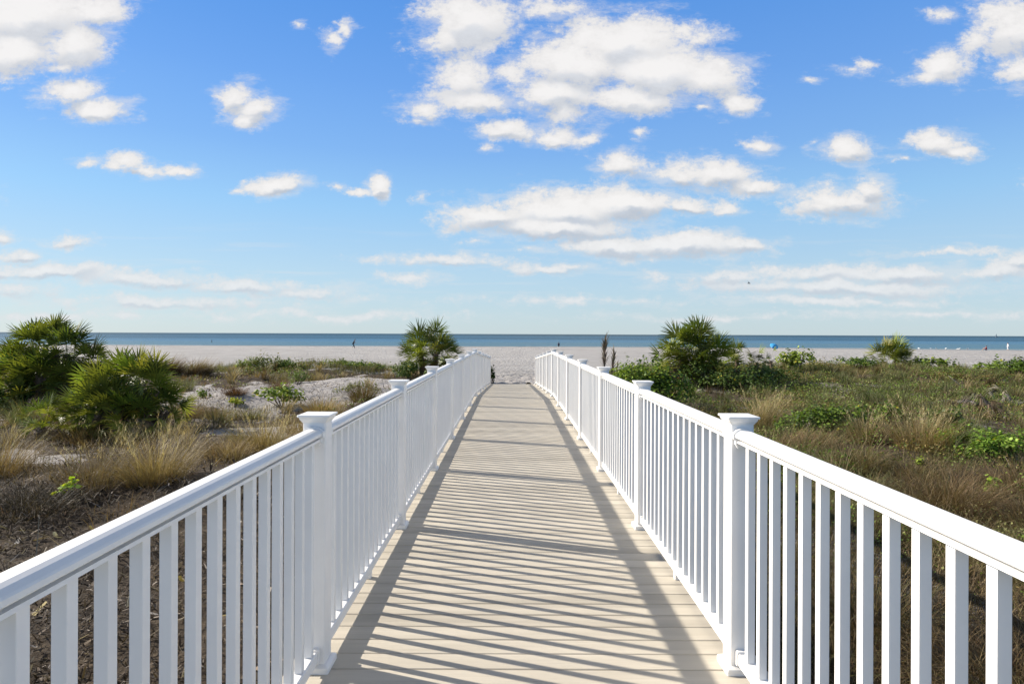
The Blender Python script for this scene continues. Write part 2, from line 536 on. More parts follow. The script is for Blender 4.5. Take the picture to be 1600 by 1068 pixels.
def blades(base, az, th0, kap, L, W, nseg, c0, c1, rng, twist=.6, tip=.12):
    """curved ribbons; c0/c1 (n,3) colours at base and tip"""
    n = len(base)
    t = np.linspace(0, 1, nseg + 1)
    th = th0[:, None] + kap[:, None] * t[None]
    ds = (L / nseg)[:, None]
    h = np.concatenate([np.zeros((n, 1)), np.cumsum(np.sin(th[:, :-1]) * ds, 1)], 1)
    v = np.concatenate([np.zeros((n, 1)), np.cumsum(np.cos(th[:, :-1]) * ds, 1)], 1)
    ca, sa = np.cos(az)[:, None], np.sin(az)[:, None]
    P = np.stack([base[:, 0:1] + h * ca, base[:, 1:2] + h * sa, base[:, 2:3] + v], -1)
    wa = az + PI / 2 + rng.normal(0, twist, n)
    w = np.stack([np.cos(wa), np.sin(wa), np.zeros(n)], -1)[:, None, :]
    prof = (W[:, None] * .5 * (1 - (1 - tip) * t[None] ** 1.5))[..., None]
    V = np.stack([P - w * prof, P + w * prof], 2).reshape(-1, 3)
    C = colmix(np.repeat(c0[:, None], nseg + 1, 1), np.repeat(c1[:, None], nseg + 1, 1), np.repeat(t[None], n, 0))
    C = np.repeat(C[:, :, None], 2, 2).reshape(-1, 3)
    b = (np.arange(n) * (nseg + 1) * 2)[:, None] + (np.arange(nseg) * 2)[None]
    Q = np.stack([b, b + 1, b + 3, b + 2], -1).reshape(-1, 4)
    return V, Q, C


def vary(col, n, rng, amt=.25):
    c = np.asarray(col, float)[None] * (1 + rng.normal(0, amt, (n, 1))) * (1 + rng.normal(0, amt * .25, (n, 3)))
    return np.clip(c, .008, .75)


def pick(cols, n, rng):
    cols = np.asarray(cols, float)
    return cols[rng.integers(0, len(cols), n)]


class Acc:
    def __init__(s): s.V = []; s.P = {}; s.C = []; s.n = 0
    def add(s, V, Q, C):
        s.V.append(V); s.C.append(C); s.P.setdefault(Q.shape[1], []).append(Q + s.n); s.n += len(V)
    def mesh(s, name, smooth=False):
        return mesh_np(name, np.concatenate(s.V), [np.concatenate(p) for p in s.P.values()], np.concatenate(s.C), smooth)


TAN = (.28, .21, .125); GOLD = (.37, .28, .165); STRAW = (.43, .36, .245); BROWN = (.145, .092, .052); RUST = (.115, .05, .03)
OLIVE = (.115, .11, .045); GREEN = (.062, .10, .024); GREY = (.15, .155, .105); PALEG = (.12, .165, .05); DARKG = (.028, .05, .014)


def tuft(acc, c, h, spread, n, tips, base_col, rng, seg=4, w=.006, droop=1.1, lean=None, rad=.25):
    r = np.sqrt(rng.random(n)) * spread * rad; a = rng.random(n) * 2 * PI
    bx = c[0] + r * np.cos(a); by = c[1] + r * np.sin(a)
    base = np.stack([bx, by, np.full(n, c[2]) - .02], -1)
    az = a + rng.normal(0, .5, n)
    if lean is not None:
        az = np.where(rng.random(n) < lean[1], lean[0] + rng.normal(0, .5, n), az)
    L = h * (.55 + .6 * rng.random(n)) * 1.12
    th0 = np.abs(rng.normal(.1, .22, n)) + .5 * r / max(spread * rad, 1e-3) * min(1.0, spread / h * .7)
    kap = droop * (.25 + 1.0 * rng.random(n))
    W = w * (.7 + .7 * rng.random(n))
    c1 = vary((1, 1, 1), n, rng, .22) * pick(tips, n, rng); c0 = vary(base_col, n, rng, .2)
    acc.add(*blades(base, az, th0, kap, L, W, seg, c0, np.clip(c1, .01, .7), rng))


def make_tuft(name, px, py, h, spread, n, tips, base_col, label, cat='grass clump', group='dry grass clumps in the dunes', seed=0, pos=None, droop=1.1, lean=None, w=None, plume=0):
    x, y = pos if pos else gp(px, py)
    z = float(ground_z(x, y)); rng = np.random.default_rng(seed + int(px * 7 + py))
    acc = Acc()
    w = w or max(.0045, y * .00055)
    tuft(acc, (0, 0, 0), h, spread, n, tips, base_col, rng, 5, w, droop, lean, .42)
    # fallen thatch around the foot
    k = n // 4
    a = rng.random(k) * 2 * PI; r = np.sqrt(rng.random(k)) * spread * .55
    base = np.stack([r * np.cos(a), r * np.sin(a), np.full(k, .02)], -1)
    acc.add(*blades(base, a + rng.normal(0, .9, k), rng.uniform(.8, 1.5, k), rng.uniform(.1, .9, k), h * rng.uniform(.2, .55, k), np.full(k, w), 3, vary(BROWN, k, rng), vary(BROWN, k, rng, .4), rng))
    if plume:
        a = rng.random(plume) * 2 * PI; r = np.sqrt(rng.random(plume)) * spread * .3
        base = np.stack([r * np.cos(a), r * np.sin(a), np.zeros(plume)], -1)
        az = a + rng.normal(0, .4, plume); th = np.abs(rng.normal(.15, .15, plume)); kp = rng.uniform(.2, .7, plume); L = h * rng.uniform(.9, 1.35, plume)
        acc.add(*blades(base, az, th, kp, L, np.full(plume, w * .5), 5, vary(TAN, plume, rng), vary(STRAW, plume, rng), rng))
        # feathery spikelets along the upper culm
        m = plume * 14
        idx = rng.integers(0, plume, m); t = rng.uniform(.55, 1.0, m)
        thm = th[idx] + kp[idx] * t * .5
        pos_ = base[idx] + (L[idx] * t)[:, None] * np.stack([np.sin(thm) * np.cos(az[idx]), np.sin(thm) * np.sin(az[idx]), np.cos(thm)], -1)
        acc.add(*blades(pos_, rng.random(m) * 2 * PI, rng.uniform(.2, .8, m), rng.uniform(.2, .8, m), h * rng.uniform(.05, .13, m), np.full(m, w * .7), 2, vary(STRAW, m, rng), vary(GOLD, m, rng), rng))
    o = link(name, acc.mesh(name), M_GRASS, None, (x, y, z))
    return tag(o, label, cat, group)


def fan_leaves(acc, org, az, el, pet, R, cols, tipcols, rng, nseg=26, span=1.5, droop=.09, w=.040, fold=.3):
    """palmate fronds: petiole and a fan of narrow blades"""
    n = len(az)
    d = np.stack([np.cos(el) * np.cos(az), np.cos(el) * np.sin(az), np.sin(el)], -1)
    s = np.stack([-np.sin(az), np.cos(az), np.zeros(n)], -1)
    roll = rng.normal(0, .45, n)
    up = np.cross(d, s) * -1
    up = np.where(up[:, 2:3] < 0, up, up)
    s2 = s * np.cos(roll)[:, None] + up * np.sin(roll)[:, None]
    nrm = np.cross(s2, d)
    hub = org + d * pet[:, None] + np.stack([0 * pet, 0 * pet, -.10 * pet * (1 - np.sin(el))], -1)
    # petioles
    pw = .012 * (.7 + R)
    A = org - s2 * pw[:, None] * .5; B = org + s2 * pw[:, None] * .5; Cc = hub + s2 * pw[:, None] * .4; D = hub - s2 * pw[:, None] * .4
    V = np.stack([A, B, Cc, D], 1).reshape(-1, 3); i = np.arange(n)[:, None] * 4 + np.arange(4)[None]
    acc.add(V, i, np.repeat(np.clip(cols * 1.3, 0, .6), 4, 0))
    ph = np.linspace(-span, span, nseg)[None] + rng.normal(0, .05, (n, nseg))
    L = R[:, None] * (.72 + .28 * np.cos(ph * .75)) * rng.uniform(.88, 1.06, (n, nseg))
    dirs = np.cos(ph)[..., None] * d[:, None] + np.sin(ph)[..., None] * s2[:, None] + (fold * np.abs(np.sin(ph)))[..., None] * nrm[:, None]
    dirs /= np.linalg.norm(dirs, axis=-1, keepdims=True)
    per = -np.sin(ph)[..., None] * d[:, None] + np.cos(ph)[..., None] * s2[:, None]
    pts = []; cc = []
    dr = (droop * rng.uniform(.5, 1.5, (n, nseg)))
    for t, wf in ((.04, .25), (.45, 1.0), (.78, .55), (1.0, .06)):
        p = hub[:, None] + dirs * (L * t)[..., None]
        p[..., 2] -= dr * L * t ** 2.5
        hw = (w * (.6 + R)[:, None] * wf * .5 * np.ones_like(ph))[..., None]
        pts += [p - per * hw, p + per * hw]
        q = colmix(cols, tipcols, np.full(n, t ** 2))
        q = np.repeat(q[:, None], nseg, 1) * (1 + .12 * np.sin(ph * 7 + t))[..., None]
        cc += [q, q]
    V = np.stack(pts, 2).reshape(-1, 3); C = np.clip(np.stack(cc, 2).reshape(-1, 3), .006, .7)
    b = np.arange(n * nseg)[:, None] * 8 + np.array([0, 2, 4])[None]
    Q = np.stack([b, b + 1, b + 3, b + 2], -1).reshape(-1, 4)
    acc.add(V, Q, C)


PG1 = (.030, .050, .012); PG2 = (.14, .175, .035); PY = (.30, .24, .05); PDEAD = (.19, .135, .075); PGREY = (.27, .23, .17)


def make_palm(name, x, y, heads, label, cat='palm', R=.55, pet=.55, n=40, dead=16, yellow=.2, seed=0, group='palms in the dunes', base_z=None, nseg=15, elmin=-.1, deadcol=PDEAD, wb=.036):
    """heads: (dx, dy, trunk height, size factor)"""
    z = float(ground_z(x, y)) if base_z is None else base_z
    rng = np.random.default_rng(seed)
    root = empty(name, (x, y, z)); tag(root, label, cat, group)
    acc = Acc(); dac = Acc(); nd = 0
    tr = MB()
    for hx, hy, hz, f in heads:
        m = int(n * f * .64)
        org0 = np.array([hx, hy, hz])
        az = np.arange(m) * 2.39996 + rng.normal(0, .25, m)
        u = np.linspace(0, 1, m)
        el = 1.45 - (1.45 - elmin) * u ** 1.05 + rng.normal(0, .13, m)
        age = u
        org = org0[None] + np.stack([.03 * np.cos(az), .03 * np.sin(az), -.30 * age * f], -1)
        rr = R * f * rng.uniform(.85, 1.3, m)
        pp = pet * f * rng.uniform(.7, 1.25, m) * (.75 + .35 * np.sin(np.clip(el, 0, 1.5)))
        cols = colmix(vary(PG1, m, rng, .25), vary(PG2, m, rng, .25), np.clip(rng.random(m) ** 1.6 * .95 + .2 * age, 0, 1.2))
        tips = colmix(cols, np.repeat(np.array([PY]), m, 0), np.clip((age - (1 - yellow * 2)) * 1.5, 0, .9) * rng.random(m))
        fan_leaves(acc, org, az, el, pp, rr, cols, np.clip(tips * 1.15, 0, .5), rng, nseg, w=wb)
        k = int(dead * f)
        if k:
            az = rng.random(k) * 2 * PI; el = rng.uniform(-1.35, -.45, k)
            org = org0[None] + np.stack([.05 * np.cos(az), .05 * np.sin(az), -.25 - .5 * rng.random(k) * max(hz, .3)], -1)
            c = vary(deadcol, k, rng, .3)
            fan_leaves(dac, org, az, el, pet * f * rng.uniform(.4, .9, k), R * f * rng.uniform(.7, 1.0, k), c, c * 1.1, rng, 16, 1.5, .5, .03, .5); nd += k
        # stubby trunk with boot stubs
        hh = max(hz - .1, .12)
        bend = rng.normal(0, .06, 2)
        tr.tube([(hx * .6, hy * .6, -.06), (hx * .75 + bend[0], hy * .75 + bend[1], hh * .5), (hx, hy, hh)], [.13 * f, .12 * f, .10 * f], 9)
        for j in range(int(10 + hh * 14)):
            a = j * 2.4; zz = hh * ((j + .5) / (10 + hh * 14)); px_ = hx * (.6 + .4 * zz / hh); py_ = hy * (.6 + .4 * zz / hh)
            r0 = .10 * f
            tr.tube([(px_ + r0 * math.cos(a), py_ + r0 * math.sin(a), zz), (px_ + (r0 + .09) * math.cos(a), py_ + (r0 + .09) * math.sin(a), zz + .10)], [.028, .010], 4)
    link('trunk', tr.mesh('trunk'), M_BARK, root)
    link('crown', acc.mesh('crown'), M_FROND, root)
    if nd: link('dead_fronds', dac.mesh('dead_fronds'), M_DEADLEAF, root)
    return root


def leaf_polys(P, nrm, size, asp, rng, round_=True):
    n = len(P)
    r = rng.normal(0, 1, (n, 3)); u = np.cross(nrm, r); u /= np.linalg.norm(u, axis=1, keepdims=True) + 1e-9
    v = np.cross(nrm, u)
    if round_:
        ang = np.arange(6) * PI / 3
        pts = [P + u * (size * .5 * math.cos(a))[:, None] + v * (size * .5 * asp * math.sin(a))[:, None] + nrm * (size * .10 * abs(math.cos(a)))[:, None] for a in ang]
    else:
        pts = [P - u * (size * .5)[:, None], P + v * (size * .5 * asp)[:, None], P + u * (size * .5)[:, None], P - v * (size * .5 * asp)[:, None]]
    k = len(pts)
    V = np.stack(pts, 1).reshape(-1, 3)
    return V, np.arange(n)[:, None] * k + np.arange(k)[None], k


def make_shrub(name, x, y, rx, ry, h, label, leaf=.07, n=900, cols=(GREEN, DARKG, PALEG), cat='shrub', group='green shrubs in the dunes', seed=0, round_=True, lumps=7, asp=.9, stick=.35, yellow=.012, z=None):
    z = float(ground_z(x, y)) if z is None else z
    rng = np.random.default_rng(seed + 17)
    root = empty(name, (x, y, z)); tag(root, label, cat, group)
    # several uneven lumps, each a sprig cloud
    lc = np.stack([rng.normal(0, .45, lumps) * rx, rng.normal(0, .45, lumps) * ry, h * (.25 + .45 * rng.random(lumps))], -1)
    lr = rng.uniform(.32, .62, lumps)
    ii = rng.integers(0, lumps, n)
    d = rng.normal(0, 1, (n, 3)); d[:, 2] = np.abs(d[:, 2]) * 1.0 - .25
    d /= np.linalg.norm(d, axis=1, keepdims=True)
    rad = (.45 + .6 * rng.random(n) ** .6)
    P = lc[ii] + d * rad[:, None] * lr[ii][:, None] * np.array([rx, ry, h * .75])[None]
    # sprigs sticking out of the outline
    ns = int(n * stick); sp = rng.integers(0, n, max(3, ns // 7)); q = sp[rng.integers(0, len(sp), ns)]
    ln = rng.random(ns)[:, None] * np.array([.16, .16, .30])[None] * h
    P = np.concatenate([P, P[q] + (d[q] * .5 + np.array([[0, 0, .7]])) * ln + rng.normal(0, leaf * .5, (ns, 3))])
    dd = np.concatenate([d, d[q]])
    P[:, 2] = np.maximum(P[:, 2], .02 + .05 * rng.random(len(P)))
    nr = dd * .5 + np.array([[0, 0, .75]]) + rng.normal(0, .45, P.shape); nr /= np.linalg.norm(nr, axis=1, keepdims=True)
    sz = leaf * rng.uniform(.6, 1.25, len(P))
    V, I, k = leaf_polys(P, nr, sz, asp, rng, round_)
    c = pick(cols, len(P), rng) * (1 + rng.normal(0, .25, (len(P), 1)))
    yl = rng.random(len(P)) < yellow
    c[yl] = np.array([.32, .26, .05])
    acc = Acc(); acc.add(V, I, np.repeat(np.clip(c, .01, .5), k, 0))
    link('foliage', acc.mesh('foliage'), M_LEAF, root)
    st = MB()
    for j in range(lumps * 2):
        t = lc[j % lumps] + rng.normal(0, .12, 3) * np.array([rx, ry, h])
        b = (t[0] * .25 + rng.normal(0, .05), t[1] * .25, -.05)
        mid = ((b[0] + t[0]) * .5 + rng.normal(0, .03), (b[1] + t[1]) * .5, max(t[2] * .6, .03))
        r0 = .006 + .012 * h
        st.tube([b, mid, (t[0], t[1], max(t[2], .06) * 1.15)], [r0, r0 * .7, r0 * .3], 5)
    link('stem', st.mesh('stem'), M_STEM, root)
    return root


# ------------------------------------------------------------------ planting: the palms
def P(px, d):
    return at_dist(px, d), d


x, y = P(72, 17.5)
make_palm('saw_palmetto', x, y, [(-.95, .1, 1.35, .95), (-.45, .15, 1.75, 1.0), (.1, .2, 1.85, 1.0), (.6, 0, 1.7, .95), (1.05, .25, 1.25, .9), (-1.25, -.2, .8, .85), (.15, -.45, 1.1, .95), (.8, -.3, .8, .9), (-.6, -.4, .9, .9), (1.25, -.1, .6, .8), (-.2, -.6, .5, .85)],
          'largest palmetto thicket at the far left, its dark fan leaves rising above the sea horizon', n=38, dead=10, R=.50, pet=.46, seed=11, wb=.036, elmin=-.2)
x, y = P(193, 13.6)
make_palm('saw_palmetto', x, y, [(-.55, .1, .92, .95), (-.15, .2, 1.14, 1.0), (.3, .1, 1.20, 1.0), (.62, 0, 1.0, .95), (-.8, -.1, .5, .9), (.05, -.35, .65, .95), (.85, .2, .6, .85), (-.4, -.3, .55, .9), (.5, -.3, .45, .85)],
          'bright green palmetto clump with yellowing lower leaves, left of the white sand mound', n=36, dead=10, R=.44, pet=.38, yellow=.3, seed=12, wb=.034, elmin=-.3)
x, y = P(68, 13.2)
make_palm('saw_palmetto', x, y, [(0, 0, .32, .85), (.3, .1, .15, .6)],
          'small low palmetto in front of the big thicket at the left edge', n=28, dead=5, R=.38, pet=.40, yellow=.3, seed=13, wb=.028)
x, y = P(670, 28.5)
make_palm('cabbage_palm', x, y, [(-.35, 0, 1.3, 1.1), (.35, .1, 1.4, 1.1), (-.8, .1, .95, .85), (.85, .1, 1.05, .85)],
          'rounded palm standing just left of the far boardwalk railing', n=40, dead=12, R=.66, pet=.62, seed=14, elmin=-.35)
x, y = P(1082, 25.0)
make_palm('cabbage_palm', x, y, [(-.45, 0, 1.35, 1.1), (.35, .1, 1.45, 1.15), (0, -.25, .95, 1.05), (.95, .1, 1.0, 1.0), (-.95, .0, .85, 1.0), (.3, -.4, .45, .9)],
          'tallest palm to the right of the boardwalk, with a tan skirt of dead fronds', n=38, dead=34, R=.62, pet=.58, seed=15, elmin=-.4)
x, y = P(1152, 26.5)
make_palm('cabbage_palm', x, y, [(0, 0, 1.15, .85), (-.25, .1, .7, .75)],
          'smaller palm tucked against the right side of the tallest palm', n=24, dead=12, R=.55, pet=.5, seed=16, elmin=-.3)
x, y = P(1183, 26.5)
make_palm('cabbage_palm', x, y, [(0, 0, .95, .75), (.35, 0, .75, .6)],
          'scraggy palm with many grey dead fronds above the dark shrub mass', n=14, dead=26, R=.55, pet=.5, seed=17, elmin=-.4, deadcol=(.17, .13, .10))
x, y = P(1392, 36.0)
make_palm('cabbage_palm', x, y, [(-.45, 0, .75, 1.1), (.4, .1, .85, 1.1), (.75, 0, .5, .8), (-.1, -.2, .45, 1.0)],
          'lone squat palm on the dune crest at right against the sea', n=28, dead=14, R=.66, pet=.6, yellow=.4, seed=18, elmin=-.25)
x, y = P(722, 31.0)
make_palm('palm_seedling', x, y, [(0, 0, .45, .7)], 'small half dead palm sprout behind the far left railing caps', n=8, dead=10, R=.5, pet=.45, seed=19, deadcol=(.06, .045, .03), cat='palm')
x, y = P(886, 30.0)
make_palm('palm_seedling', x, y, [(0, 0, .55, .7)], 'small dark dead palm sprout behind the far right railing caps', n=3, dead=14, R=.5, pet=.45, seed=20, deadcol=(.05, .038, .028), cat='palm')
x, y = P(1204, 28.0)
make_palm('palm_seedling', x, y, [(0, 0, .85, .6)], 'spindly palm sprout just below the blue beach umbrella', n=6, dead=4, R=.42, pet=.5, seed=22, cat='palm')

# ------------------------------------------------------------------ planting: shrubs
G1 = (GREEN, DARKG, (.09, .13, .03)); G2 = (DARKG, (.038, .065, .02), (.055, .075, .025)); G3 = ((.11, .15, .035), GREEN, (.15, .18, .05)); G4 = ((.10, .115, .05), OLIVE, GREEN)


def shrub_px(px, py, wpx, h, label, dist=None, **kw):
    if dist: x, y = at_dist(px, dist), dist
    else: x, y = gp(px, py)
    r = wpx * .5 * y / 960.0
    kw.setdefault('seed', int(px * 3 + py))
    return make_shrub('shrub', x, y, r, kw.pop('ry', r * .8), h, label, **kw)


shrub_px(28, 650, 110, .95, 'dense dark green shrub at the left edge below the big palmetto', leaf=.06, n=1700, cols=G2)
shrub_px(70, 612, 90, .9, 'olive leafy bush between the two palmetto clumps at far left', leaf=.06, n=800, cols=G4)
shrub_px(445, 634, 78, .62, 'sea grape bush with broad shiny leaves on the white sand mound', leaf=.10, n=480, cols=G3, lumps=6)
shrub_px(462, 600, 40, .55, 'grey green leafy sprig bush at the top of the white sand mound', leaf=.05, n=500, cols=((.09, .11, .06), GREEN))
shrub_px(318, 622, 24, .28, 'little sea grape seedling on the left of the bare sand', leaf=.10, n=60, cols=G3, lumps=3)
shrub_px(365, 634, 30, .20, 'low lime green plant at the foot of the sand mound', leaf=.07, n=160, cols=((.22, .25, .05), (.28, .28, .06)), lumps=3)
shrub_px(417, 582, 44, .95, 'rounded olive bush on the dune crest behind the sand mound', dist=31, leaf=.07, n=800, cols=G4)
shrub_px(385, 584, 34, .55, 'small yellow green crest bush between brown grass and the rounded olive bush', dist=31, leaf=.08, n=350, cols=G3)
shrub_px(447, 590, 32, .62, 'bright green crest bush right of the rounded olive bush', dist=31, leaf=.08, n=420, cols=G1)
shrub_px(480, 590, 50, .55, 'tangled brown green brush on the crest above the footprints', dist=31, leaf=.05, n=800, cols=((.10, .07, .045), OLIVE, G1[0]), stick=.8)
shrub_px(530, 588, 60, .42, 'low olive brush on the crest midway to the left palm', dist=31, leaf=.06, n=700, cols=G4)
shrub_px(578, 586, 56, .45, 'low green brush on the crest just before the left palm', dist=31, leaf=.07, n=700, cols=G1)
shrub_px(640, 588, 52, .75, 'dark green shrub at the left foot of the rounded palm', dist=27, leaf=.08, n=900, cols=G2)
shrub_px(683, 588, 30, .62, 'leafy shrub squeezed between the rounded palm and the railing', dist=26, leaf=.08, n=420, cols=G1)
shrub_px(345, 580, 56, .45, 'grey olive crest bush right of the windblown brown grass', dist=30, leaf=.05, n=700, cols=((.12, .12, .07), OLIVE))
shrub_px(769.5, 598, 14, .85, 'dark plant at the sandy end of the left railing', dist=27.3, leaf=.07, n=260, cols=G2, lumps=4)
shrub_px(560, 620, 60, .5, 'grey green scrub bush beside the second left railing post', leaf=.045, n=800, cols=((.12, .13, .085), (.09, .10, .05)))
# right of the boardwalk
shrub_px(1030, 625, 92, 1.32, 'largest leafy green bush right of the far railing', dist=17.5, leaf=.075, n=3000, cols=G1 + ((.11, .16, .035),), lumps=10)
shrub_px(990, 600, 70, 1.15, 'rounded green bush behind the right railing before the tall palm', dist=20.5, leaf=.075, n=1800, cols=G3)
shrub_px(925, 590, 50, .65, 'low sea grape beside the far right railing', dist=26, leaf=.10, n=500, cols=G3)
shrub_px(960, 590, 40, .6, 'low dark bush around the dry brown stalks', dist=25, leaf=.07, n=500, cols=G4)
shrub_px(1150, 600, 110, 1.05, 'dark shrub mass under the smaller palms', dist=23.5, leaf=.08, n=2000, cols=G2, lumps=9)
shrub_px(1205, 590, 70, .85, 'dark green brush to the right of the palms, in shade', dist=25, leaf=.08, n=1000, cols=G2)
shrub_px(1243, 585, 66, .95, 'tall sprigged sea grape on the crest right of the blue umbrella', dist=30, leaf=.12, n=700, cols=G3, stick=.6)
shrub_px(1290, 580, 70, .55, 'dry tan and olive brush on the right crest', dist=31, leaf=.05, n=900, cols=((.17, .12, .07), OLIVE, G4[0]))
shrub_px(1345, 580, 60, .6, 'green brush on the crest left of the lone squat palm', dist=31, leaf=.08, n=800, cols=G1)
shrub_px(1455, 576, 56, .75, 'pale leaved sea grape on the crest right of the lone squat palm', dist=35, leaf=.14, n=330, cols=G3, stick=.7)
shrub_px(1478, 576, 30, .85, 'upright sea grape sprig next to the pale leaved sea grape', dist=35, leaf=.14, n=130, cols=G3, stick=.9, lumps=4)
shrub_px(1548, 580, 60, .7, 'sea grape sprigs on the crest near the right edge', dist=33, leaf=.14, n=330, cols=G3, stick=.8)
shrub_px(1588, 590, 60, .9, 'leafy green shrub on the crest at the right edge', dist=29, leaf=.11, n=800, cols=G1)
shrub_px(1288, 684, 112, .62, 'wide dark green shrub in the middle of the right dune grass', leaf=.065, n=2000, cols=G1, lumps=9)
shrub_px(1385, 668, 56, .5, 'small green shrub between the wide dark shrub and tan grass clumps', leaf=.06, n=800, cols=G1)
shrub_px(1470, 690, 66, .62, 'dark green shrub left of the bright green patch', leaf=.06, n=1100, cols=G2)
shrub_px(1548, 720, 110, .5, 'bright green low bush at the right edge below the dead fronds', leaf=.05, n=2200, cols=((.10, .17, .03), (.075, .125, .025), (.14, .20, .05)), lumps=10)
shrub_px(1545, 775, 22, .22, 'tiny bright leafed seedling beside the dark hollow', leaf=.06, n=60, cols=((.14, .2, .04),), lumps=3)
shrub_px(1437, 738, 20, .2, 'tiny lime seedling in front of the brown grass mound', leaf=.06, n=50, cols=((.16, .2, .05),), lumps=3)
# left foreground
shrub_px(118, 776, 46, .20, 'small yellow green seedling on the brown mulch by the left railing', leaf=.075, n=46, cols=((.30, .34, .04), (.2, .3, .03)), lumps=4, asp=.7)

# ------------------------------------------------------------------ planting: grass clumps
T = (TAN, GOLD, STRAW, (.22, .16, .08)); TB = (BROWN, (.20, .13, .07), TAN); TG = (OLIVE, (.17, .15, .07), TAN, (.12, .13, .06)); TR = (RUST, BROWN, (.16, .07, .04)); TGR = (GREY, (.11, .13, .06), (.18, .18, .11))
make_tuft('grass_clump', 243, 752, .74, .85, 1000, T, (.14, .10, .05), 'big golden feathery grass clump left of the railing', plume=45, droop=1.25)
make_tuft('grass_clump', 148, 757, .58, 1.0, 900, TB + ((.2, .16, .1),), (.09, .065, .035), 'wide brownish grass clump left of the big golden one', plume=20, lean=(2.4, .4), droop=1.5)
make_tuft('grass_clump', 412, 705, .62, 1.0, 900, T, (.16, .11, .05), 'round tan grass clump behind the nearest left railing post', plume=50, droop=1.0)
make_tuft('grass_clump', 350, 712, .36, .9, 600, TB, (.14, .09, .04), 'low rusty grass clump against the left handrail')
make_tuft('grass_clump', 505, 646, .55, 1.1, 700, T, (.2, .14, .07), 'pale tan grass clump below the scrub by the second left post', droop=1.0)
make_tuft('grass_clump', 567, 628, .7, .7, 420, TR + (OLIVE,), (.08, .07, .03), 'reddish green grass clump beside the second left railing post', droop=.9)
make_tuft('grass_clump', 368, 617, .36, .7, 420, TR, (.07, .04, .025), 'dark red brown grass clump lying on the white sand mound', lean=(PI, .5), droop=1.3)
make_tuft('grass_clump', 437, 607, .4, .7, 300, TR + TB, (.1, .06, .04), 'faded red brown grass clump right of the one on the sand', droop=1.1)
make_tuft('grass_clump', 262, 598, 1.0, 1.3, 700, (BROWN, (.2, .14, .085)), (.06, .04, .025), 'windblown brown grass clump right beside the bright green palmetto', pos=P(262, 28), lean=(.1, .85), droop=1.3)
make_tuft('grass_clump', 312, 600, .95, 1.2, 700, ((.2, .14, .08), BROWN, TAN), (.06, .04, .025), 'windblown tan brown grass clump on the left crest', pos=P(308, 28), lean=(.1, .85), droop=1.4)
make_tuft('grass_clump', 292, 612, .6, .5, 260, TGR, (.1, .1, .05), 'upright grey green grass clump on the sand beside the palmetto', droop=.5)
make_tuft('grass_clump', 35, 664, .62, .5, 160, ((.16, .2, .1), GREY), (.1, .13, .06), 'sparse blue green grass blades in front of the small palmetto', droop=.5)
make_tuft('grass_clump', 40, 660, .7, .9, 300, TB + TG, (.1, .08, .04), 'olive brown grass clump at the foot of the dark shrub, left edge')
make_tuft('grass_clump', 10, 800, .75, .9, 600, T + TB, (.12, .08, .04), 'tan grass clump cut off by the left edge of the view', pos=gp(-6, 745), plume=20)
make_tuft('grass_clump', 300, 652, .45, 1.4, 700, TB, (.12, .085, .045), 'low brown grass bank below the palmetto and sand mound', droop=1.2)
make_tuft('grass_clump', 345, 655, .42, 1.2, 500, TB + TG, (.1, .08, .04), 'low olive brown grass clump right of the brown bank')
make_tuft('grass_clump', 130, 690, .5, 1.1, 600, TB + (GOLD,), (.13, .09, .05), 'orange brown grass clump in front of the bright palmetto')
make_tuft('grass_clump', 60, 770, .42, 1.2, 900, ((.05, .038, .03), (.035, .028, .022), (.1, .08, .06)), (.02, .016, .012), 'dark collapsed thatch mound at the left edge above the handrail', droop=2.0, lean=(PI, .5), pos=gp(38, 800))
make_tuft('grass_clump', 395, 655, .45, .8, 380, TG, (.1, .09, .04), 'olive grass clump below the sea grape bush')
make_tuft('grass_clump', 480, 680, .5, .9, 450, T + TB, (.13, .09, .05), 'orange tan grass clump right behind the nearest left post cap', pos=gp(470, 676))
# right
make_tuft('grass_clump', 1195, 668, .8, 1.0, 800, T + TG, (.16, .12, .06), 'feathery tan grass clump behind the nearest right railing post', plume=50, lean=(.2, .6), pos=gp(1190, 668))
make_tuft('grass_clump', 1260, 700, .5, 1.3, 900, TB + (TAN,), (.11, .075, .04), 'brown bent grass clump right of the nearest right post cap', lean=(.0, .7), droop=1.5)
make_tuft('grass_clump', 1440, 715, .75, .9, 700, T, (.17, .12, .06), 'tan feathery grass clump between two dark green shrubs', plume=40, droop=1.0, pos=gp(1440, 700))
make_tuft('grass_clump', 1355, 690, .6, .7, 500, T + TG, (.16, .12, .06), 'golden grass clump right of the wide dark shrub', plume=24, pos=gp(1352, 690))
make_tuft('grass_clump', 1478, 792, .62, 1.15, 1300, TB, (.075, .05, .03), 'drooping brown grass mound left of the dark hollow', droop=1.9)
make_tuft('grass_clump', 1590, 775, .6, 1.2, 1100, TB + (TAN,), (.09, .06, .035), 'drooping brown grass mound at the right edge', droop=1.8, pos=gp(1600, 770))
make_tuft('grass_clump', 1415, 745, .42, 1.1, 800, TB + TG, (.1, .075, .04), 'tangled olive brown grass clump above the right handrail', droop=1.5)
make_tuft('grass_clump', 1330, 730, .42, 1.1, 800, TG + TB, (.1, .08, .04), 'tangled olive grass clump midway along the near right handrail', droop=1.4)
make_tuft('grass_clump', 1590, 850, .5, .9, 1000, (TAN, BROWN, GOLD), (.12, .08, .04), 'tan grass clump by the right edge just above the handrail', droop=1.6, pos=gp(1612, 835))
make_tuft('grass_clump', 1480, 960, .5, 1.0, 1100, TB, (.05, .035, .02), 'dark brown grass clump seen through the near right balusters', droop=1.6, pos=(3.0, 3.6))
make_tuft('grass_clump', 1560, 1000, .5, .8, 900, TB + (TAN,), (.06, .045, .02), 'brown grass clump seen between the rightmost balusters', droop=1.5, pos=(2.6, 2.7))
